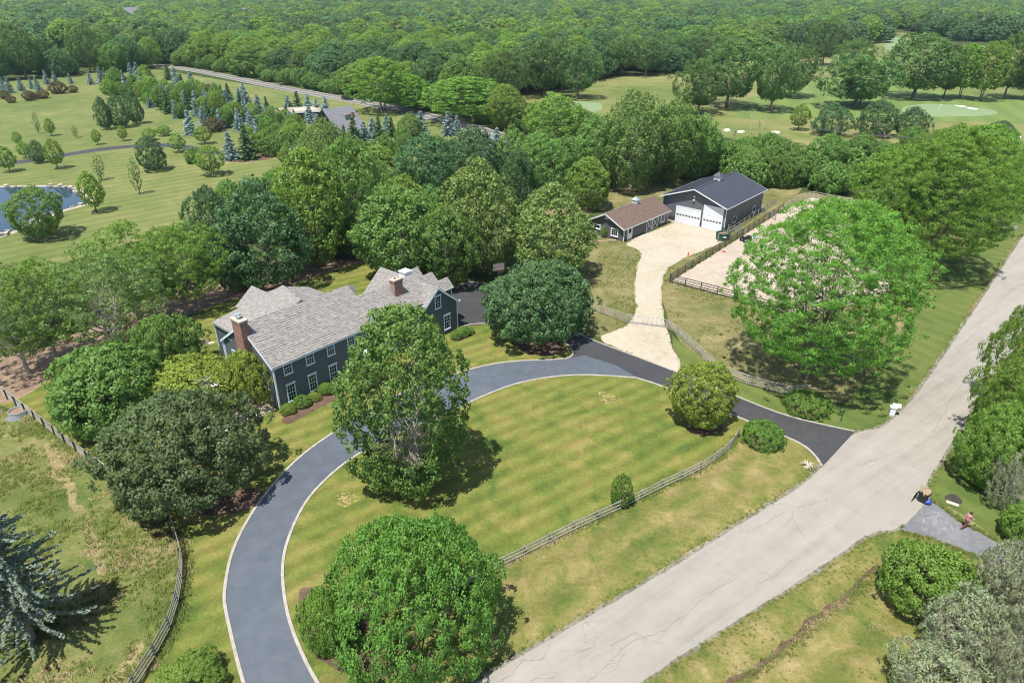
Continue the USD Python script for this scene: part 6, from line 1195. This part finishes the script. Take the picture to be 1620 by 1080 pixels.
Z3 = [(625, 300, 370, 0), (657, 300, 382, 0), (480, 320, 395, 0), (222, 335, 400, 0), (263, 340, 402, 0), (100, 365, 432, 0), (45, 365, 442, 0), (150, 370, 422, 0), (180, 362, 432, 0), (15, 360, 432, 0), (335, 350, 398, 0), (430, 345, 402, 0), (912, 338, 428, 0), (870, 355, 445, 1), (940, 432, 552, 0), (840, 478, 562, 0), (868, 488, 556, 0), (905, 525, 640, 0), (968, 508, 602, 0), (990, 440, 526, 0), (1010, 424, 498, 0), (1080, 428, 522, 0), (1138, 418, 496, 0), (1160, 398, 487, 0), (1085, 510, 576, 0), (1130, 514, 592, 0), (1190, 522, 602, 0), (1270, 514, 602, 0), (1370, 454, 542, 0), (1415, 436, 540, 1), (1467, 448, 542, 0), (1505, 468, 552, 0), (1550, 462, 565, 0), (1470, 498, 582, 0), (1095, 628, 758, 0), (1170, 598, 756, 1), (720, 328, 382, 0), (800, 308, 382, 1), (800, 430, 540, 1), (1040, 520, 610, 1), (1230, 560, 640, 1)]
for k, (x, ty, y, g_) in enumerate(Z3): w = (y - ty) / 3 * .62; T(('blue_mid', 'green_mid')[g_] + str(k % 2), x / 3, y / 3, ty / 3, w, 'dark green spruce of the meadow planting' if g_ else 'powder blue spruce of the meadow planting', 'spruce_tree', 'spruce', 'dark spruces of the meadow planting' if g_ else 'blue spruces of the meadow planting')
for k, (x, ty, y, g_) in enumerate(((380, 530, 650, 0), (510, 532, 645, 0), (550, 552, 625, 0), (60, 560, 705, 1), (110, 578, 695, 0), (150, 562, 655, 0), (215, 540, 622, 0), (180, 556, 665, 1), (20, 600, 720, 1), (240, 560, 650, 1), (700, 640, 800, 0), (760, 660, 812, 0), (735, 610, 740, 0), (800, 640, 760, 0))): T(('blue_mid', 'green_mid')[g_] + str(k % 2), 540 + x / 3, y / 3, ty / 3, (y - ty) / 3 * .62, 'spruce among the trees right of the steep roofed house', 'spruce_tree', 'spruce', 'spruces right of the steep roofed house')
for k, (x, ty, y) in enumerate(((270, 385, 445), (200, 425, 468), (135, 432, 478), (50, 455, 488), (20, 430, 470), (345, 405, 440), (160, 440, 470), (990, 400, 445), (1010, 560, 625))): T('rust_mid', x / 3, y / 3, ty / 3, (y - ty) / 3 * 1.5, 'low reddish brown shrub at the meadow edge', 'crab_shrub', 'shrub', 'reddish shrubs at the meadow edge')
r = np.random.default_rng(33)
for k in range(74):
    x = r.uniform(165, 520); lo = 128 + max(0, x - 300) * .20; y = r.uniform(lo + (x - 165) * .12, lo + 20 + (x - 165) * .28); w = r.uniform(16, 30)
    T(('young0', 'young1', 'shrub_mid0', 'mid_mid0')[k % 4], x, y + 8, y + 8 - w * r.uniform(1.0, 1.5), w, 'small green tree among the spruces of the meadow planting', 'young_tree', 'tree', 'young trees among the meadow spruces')
for k in range(30):
    x = r.uniform(420, 660); y = r.uniform(205, 245) + (x - 420) * .04; w = r.uniform(24, 40)
    if 500 < x < 600: y = max(y, 236); w = 24
    T(('shrub_mid0', 'yellow_mid1', 'mid_mid1')[k % 3], x, y + 8, y + 8 - w * r.uniform(.8, 1.2), w, 'green tree around the steep roofed house', 'young_tree', 'tree', 'trees around the steep roofed house')
for k in range(104):
    x = r.uniform(170, 530); lo = 122 + max(0, x - 300) * .19; y = r.uniform(lo + (x - 165) * .10, lo + 26 + (x - 165) * .24); h_ = r.uniform(17, 33); g_ = int(r.random() < .3)
    T(('blue_mid', 'green_mid')[g_] + str(k % 2), x, y + 6, y + 6 - h_, h_ * .6, 'dark green spruce of the meadow planting' if g_ else 'powder blue spruce of the meadow planting', 'spruce_tree', 'spruce', 'dark spruces of the meadow planting' if g_ else 'blue spruces of the meadow planting')
for k in range(44):
    x = r.uniform(-40, 250); y = r.uniform(98, 122) + (4 if x < 120 else 0); w = r.uniform(24, 52); y = min(y, 118 - max(0, x - 160) * .16)
    T(('mid_mid0', 'mid_mid1', 'yellow_mid1', 'deep_mid1', 'oak_mid0')[k % 5], x, y, y - w * r.uniform(.8, 1.3), w, 'leafy tree of the grove above the meadow at the top left', 'grove_tree', 'tree', 'grove trees above the meadow')
# hedge belt along the far road
hx = np.array(HWY.coords); r = np.random.default_rng(44); n = 0
for d_ in np.arange(150, HWY.length - 10, 7.0):
    for o_ in (9, 15, 22):
        pt = HWY.interpolate(d_ + r.uniform(-3, 3)); q = HWY.interpolate(d_ + 4); u = np.array([q.x - pt.x, q.y - pt.y]); u /= np.linalg.norm(u); p = np.array([pt.x, pt.y]) + np.array([-u[1], u[0]]) * (o_ + r.uniform(-2, 2)); R_s = r.uniform(2.6, 4.4)
        if n < 170: plant(('shrub_mid0', 'shrub_mid1', 'mid_mid0', 'thicket_dark')[n % 4], (p[0], p[1], 0), r.uniform(3.5, 6.5) + o_ * .12, R_s, 'shrub in the thick hedge along the far road', 'hedge_shrub', 'shrub', 'hedge shrubs along the far road', r.uniform(0, 360)); n += 1

# --- the woods: the nearest trees one by one, the rest as one mass
hwl = HWY.buffer(26)
wood = Polygon(np.vstack([G2([(-900, 90), (-60, 86), (140, 84), (233, 96), (313, 106), (440, 131), (540, 147), (668, 168), (740, 184), (800, 160), (835, 145), (900, 138), (985, 112), (1060, 117), (1110, 108), (1180, 92), (1290, 82), (1392, 66), (1404, 46), (1438, 46), (1462, 56), (1530, 66), (1900, 72)]), [[1500, 700], [2600, 2600], [-2600, 2600], [-1500, 500]]])).buffer(0).difference(HWY.buffer(13))
for hp_ in ((215, 38), (76, 48), (392, 35)): wood = wood.difference(Point(G(*hp_)[:2]).buffer(13)).difference(LineString([G(*hp_)[:2], G(hp_[0], hp_[1] + 14)[:2]]).buffer(9))
rng = np.random.default_rng(99); prepare(wood)
def scatter(y0, y1, step):
    gx_, gy_ = np.meshgrid(np.arange(-1.0 * y1, 1.0 * y1, step), np.arange(y0, y1, step)); q = np.c_[gx_.ravel(), gy_.ravel()] + rng.uniform(-.42, .42, (gx_.size, 2)) * step
    q = q[(np.abs(q[:, 0]) < .80 * q[:, 1] + 40)]; return q[contains_xy(wood, q[:, 0], q[:, 1])]
pts_ = np.vstack([scatter(180, 560, 11.0), scatter(560, 1000, 13.0), scatter(1000, 2600, 17.0)])
pts_ = pts_[np.argsort(np.hypot(pts_[:, 0] * .8, pts_[:, 1]))]
tone = fbm(np.c_[pts_ / 130, np.zeros(len(pts_))], 3, 8)
lab_w = 'tree of the wide woods beyond road and golf course'
NIND = 300
for k in range(NIND):
    x, y = pts_[k]; H_ = rng.uniform(11.5, 19); key = ('oak_mid0', 'oak_mid1', 'mid_mid0', 'deep_mid0', 'deep_mid1', 'mid_mid1', 'yellow_mid0')[rng.integers(7)] if x > 40 else ('mid_mid0', 'mid_mid1', 'yellow_mid0', 'yellow_mid1', 'deep_mid0', 'oak_mid1')[rng.integers(6)]
    plant(key, (x, y, 0), H_, rng.uniform(6.0, 10.0), lab_w, 'forest_tree', 'tree', 'trees of the wide woods', rng.uniform(0, 360))
rest = pts_[NIND:]; tn = tone[NIND:]
pi = UsdGeom.PointInstancer.Define(stage, '/World/woods'); data(pi.GetPrim(), 'dark green mass of woods reaching to the horizon', 'woods', kind='stuff')
targets = []
for k, key in enumerate(FAR):
    c = UsdGeom.Xform.Define(stage, f'/World/woods/wood_tree_{k + 1:03d}' if k else '/World/woods/wood_tree'); c.GetPrim().GetReferences().AddInternalReference(KINDS[key][0]); targets.append(c.GetPath())
pi.CreatePrototypesRel().SetTargets(targets)
pick = np.where(rng.random(len(rest)) < .5, np.clip(((tn - .3) / .4 * 8).astype(int), 0, 7), rng.integers(0, 8, len(rest)))
hs = rng.uniform(.7, 1.4, len(rest)); rs = rng.uniform(.95, 1.85, len(rest)) * np.where(rest[:, 1] > 1000, 1.4, np.where(rest[:, 1] > 560, 1.15, 1.05))
pi.CreateProtoIndicesAttr(Vt.IntArray.FromNumpy(pick.astype(np.int32)))
pi.CreatePositionsAttr(Vt.Vec3fArray.FromNumpy(np.c_[rest, np.zeros(len(rest))].astype(np.float32)))
pi.CreateScalesAttr(Vt.Vec3fArray.FromNumpy(np.c_[rs, rs, hs].astype(np.float32)))
a_ = rng.uniform(0, 2 * math.pi, len(rest)); pi.CreateOrientationsAttr(Vt.QuathArray([Gf.Quath(float(math.cos(q / 2)), 0, 0, float(math.sin(q / 2))) for q in a_]))
print('woods', len(rest))

# --- grass tufts: rough pasture, road edges, fence feet
def tuft(path, mat, seed, n=16, h=.3, spread=.22):
    r = np.random.default_rng(seed); vs, fs = [], []
    for k in range(n):
        a, l, e = r.uniform(0, 6.28), h * r.uniform(.5, 1.2), r.uniform(.1, .75); b = r.normal(0, spread * .5, 2); d = np.array([math.cos(a), math.sin(a)]); w = .022
        vs += [(b[0] - d[1] * w, b[1] + d[0] * w, 0), (b[0] + d[1] * w, b[1] - d[0] * w, 0), (b[0] + d[0] * l * e * .5 + d[1] * w * .7, b[1] + d[1] * l * e * .5 - d[0] * w * .7, l * .7), (b[0] + d[0] * l * e, b[1] + d[1] * l * e, l * (1.05 - .4 * e))]; fs.append((4 * k, 4 * k + 1, 4 * k + 2, 4 * k + 3))
    v = np.array(vs); f = np.array(fs); up = np.cross(v[1::4] - v[0::4], v[2::4] - v[0::4]); f[up[:, 2] < 0] = f[up[:, 2] < 0][:, ::-1]; up[up[:, 2] < 0] *= -1; setmesh(path, v, f, mat, np.repeat(unit(unit(up) * .35 + [0, 0, 1.0]), 4, 0))
M_TUFT = leaf('grass_blade', (.088, .114, .030), var=.3, hue=.03, trans=.3); M_TUFTS = leaf('straw_blade', (.200, .170, .090), var=.3, hue=.01, trans=.25); M_TUFTD = leaf('weed_blade', (.072, .104, .025), var=.3, hue=.02, trans=.3)
pg_ = UsdGeom.PointInstancer.Define(stage, '/World/grass_tufts'); data(pg_.GetPrim(), 'uneven grass tufts in the pasture and along road edges and fences', 'grass', kind='stuff')
for nm, m_, sd_ in (('tuft', M_TUFT, 1), ('tuft_001', M_TUFTS, 2), ('tuft_002', M_TUFTD, 3)): tuft(f'/World/grass_tufts/{nm}', m_, sd_)
pg_.CreatePrototypesRel().SetTargets([Sdf.Path(f'/World/grass_tufts/{n_}') for n_ in ('tuft', 'tuft_001', 'tuft_002')])
r = np.random.default_rng(71); P, S = [], []
q = np.c_[r.uniform(-62, -13, 30000), r.uniform(30, 72, 30000)]; prepare(SHEETS['pasture']); q = q[contains_xy(SHEETS['pasture'], q[:, 0], q[:, 1])]; q = q[fbm(np.c_[q * .35, np.zeros(len(q))], 3, 3) > r.uniform(.34, .62, len(q))]; P.append(q); S.append(r.uniform(.45, 1.2, len(q)))
def edge(line, n, off, lo, hi):
    t_ = r.uniform(0, line.length, n); a = np.array([line.interpolate(u).coords[0] for u in t_]); b = np.array([line.interpolate(min(u + .2, line.length)).coords[0] for u in t_]); d = unit(b - a + 1e-9); P.append(a + np.c_[-d[:, 1], d[:, 0]] * (off + r.normal(0, .28, n))[:, None]); S.append(r.uniform(lo, hi, n))
edge(LineString(Ls[100:]), 4200, .3, .25, .7); edge(LineString(Rs[100:]), 3600, -.3, .25, .7); edge(LineString(fence_line[:-4]), 1100, 0, .4, .9); edge(LineString(G2([(45, 657), (136, 727), (262, 824)])), 700, 0, .6, 1.2); edge(LineString(G2([(279, 852), (288, 900), (276, 977), (229, 1062)])), 900, .2, .6, 1.2)
edge(LineString(np.array(LANE.exterior.coords)), 1300, 0, .2, .5); edge(LineString(arena[[0, 1]]), 700, .5, .4, .9); edge(LineString(arena[[0, 6, 5]]), 500, .3, .4, .9); edge(LineString(G2([(1424, 838), (1475, 852), (1522, 870), (1577, 892)])), 500, 0, .3, .8); edge(LineString(G2([(1469, 793), (1484, 799), (1518, 826), (1576, 857)])), 500, 0, .3, .8); edge(LineString(G2([(1389, 895), (1345, 936), (1300, 971), (1260, 1006), (1160, 1080)])), 500, .3, .3, .8)
q = np.c_[r.uniform(12, 70, 16000), r.uniform(20, 62, 16000)]; sl_ = SHEETS['side_lawn']; prepare(sl_); q = q[contains_xy(sl_, q[:, 0], q[:, 1])]; q = q[fbm(np.c_[q * .4, np.zeros(len(q))], 3, 5) > r.uniform(.4, .7, len(q))]; P.append(q); S.append(r.uniform(.3, .6, len(q)))
q = np.c_[r.uniform(5, 75, 26000), r.uniform(75, 135, 26000)]; pd_ = SHEETS['paddock'].difference(LANE).difference(ARENA).difference(DRIVE); prepare(pd_); q = q[contains_xy(pd_, q[:, 0], q[:, 1])]; q = q[fbm(np.c_[q * .3, np.zeros(len(q))], 3, 6) > r.uniform(.4, .7, len(q))]; P.append(q); S.append(r.uniform(.35, .8, len(q)))
P, S = np.vstack(P), np.concatenate(S); hard = ROAD.buffer(.05).union(DRIVE).union(LOOP).union(D2).union(LANE.buffer(-.25)); prepare(hard); kk = ~contains_xy(hard, P[:, 0], P[:, 1]); P, S = P[kk], S[kk]; tn_ = fbm(np.c_[P * .22, np.zeros(len(P))], 3, 9) + r.normal(0, .10, len(P)); kd = np.where(tn_ > .66, 1, np.where(tn_ < .44, 2, 0))
pg_.CreateProtoIndicesAttr(Vt.IntArray.FromNumpy(kd.astype(np.int32))); pg_.CreatePositionsAttr(Vt.Vec3fArray.FromNumpy(np.c_[P, np.full(len(P), .004)].astype(np.float32))); pg_.CreateScalesAttr(Vt.Vec3fArray.FromNumpy(np.c_[S * 1.1, S * 1.1, S].astype(np.float32))); a_ = r.uniform(0, 6.28, len(P)); pg_.CreateOrientationsAttr(Vt.QuathArray([Gf.Quath(float(math.cos(u / 2)), 0, 0, float(math.sin(u / 2))) for u in a_]))
print('tufts', len(P))

# --- haze
hz = trimesh.creation.box([12600, 10000, 47]); hz.apply_translation([0, 4300, 22.5])
g = NG(); M_HAZE = g.done('air', volume=g('principled_volume', 'volume', color=(.66, .86, .96), density=HAZE, anisotropy=.2))
solo('haze', hz, M_HAZE, 'thin summer haze over the far woods', 'haze', kind='stuff')
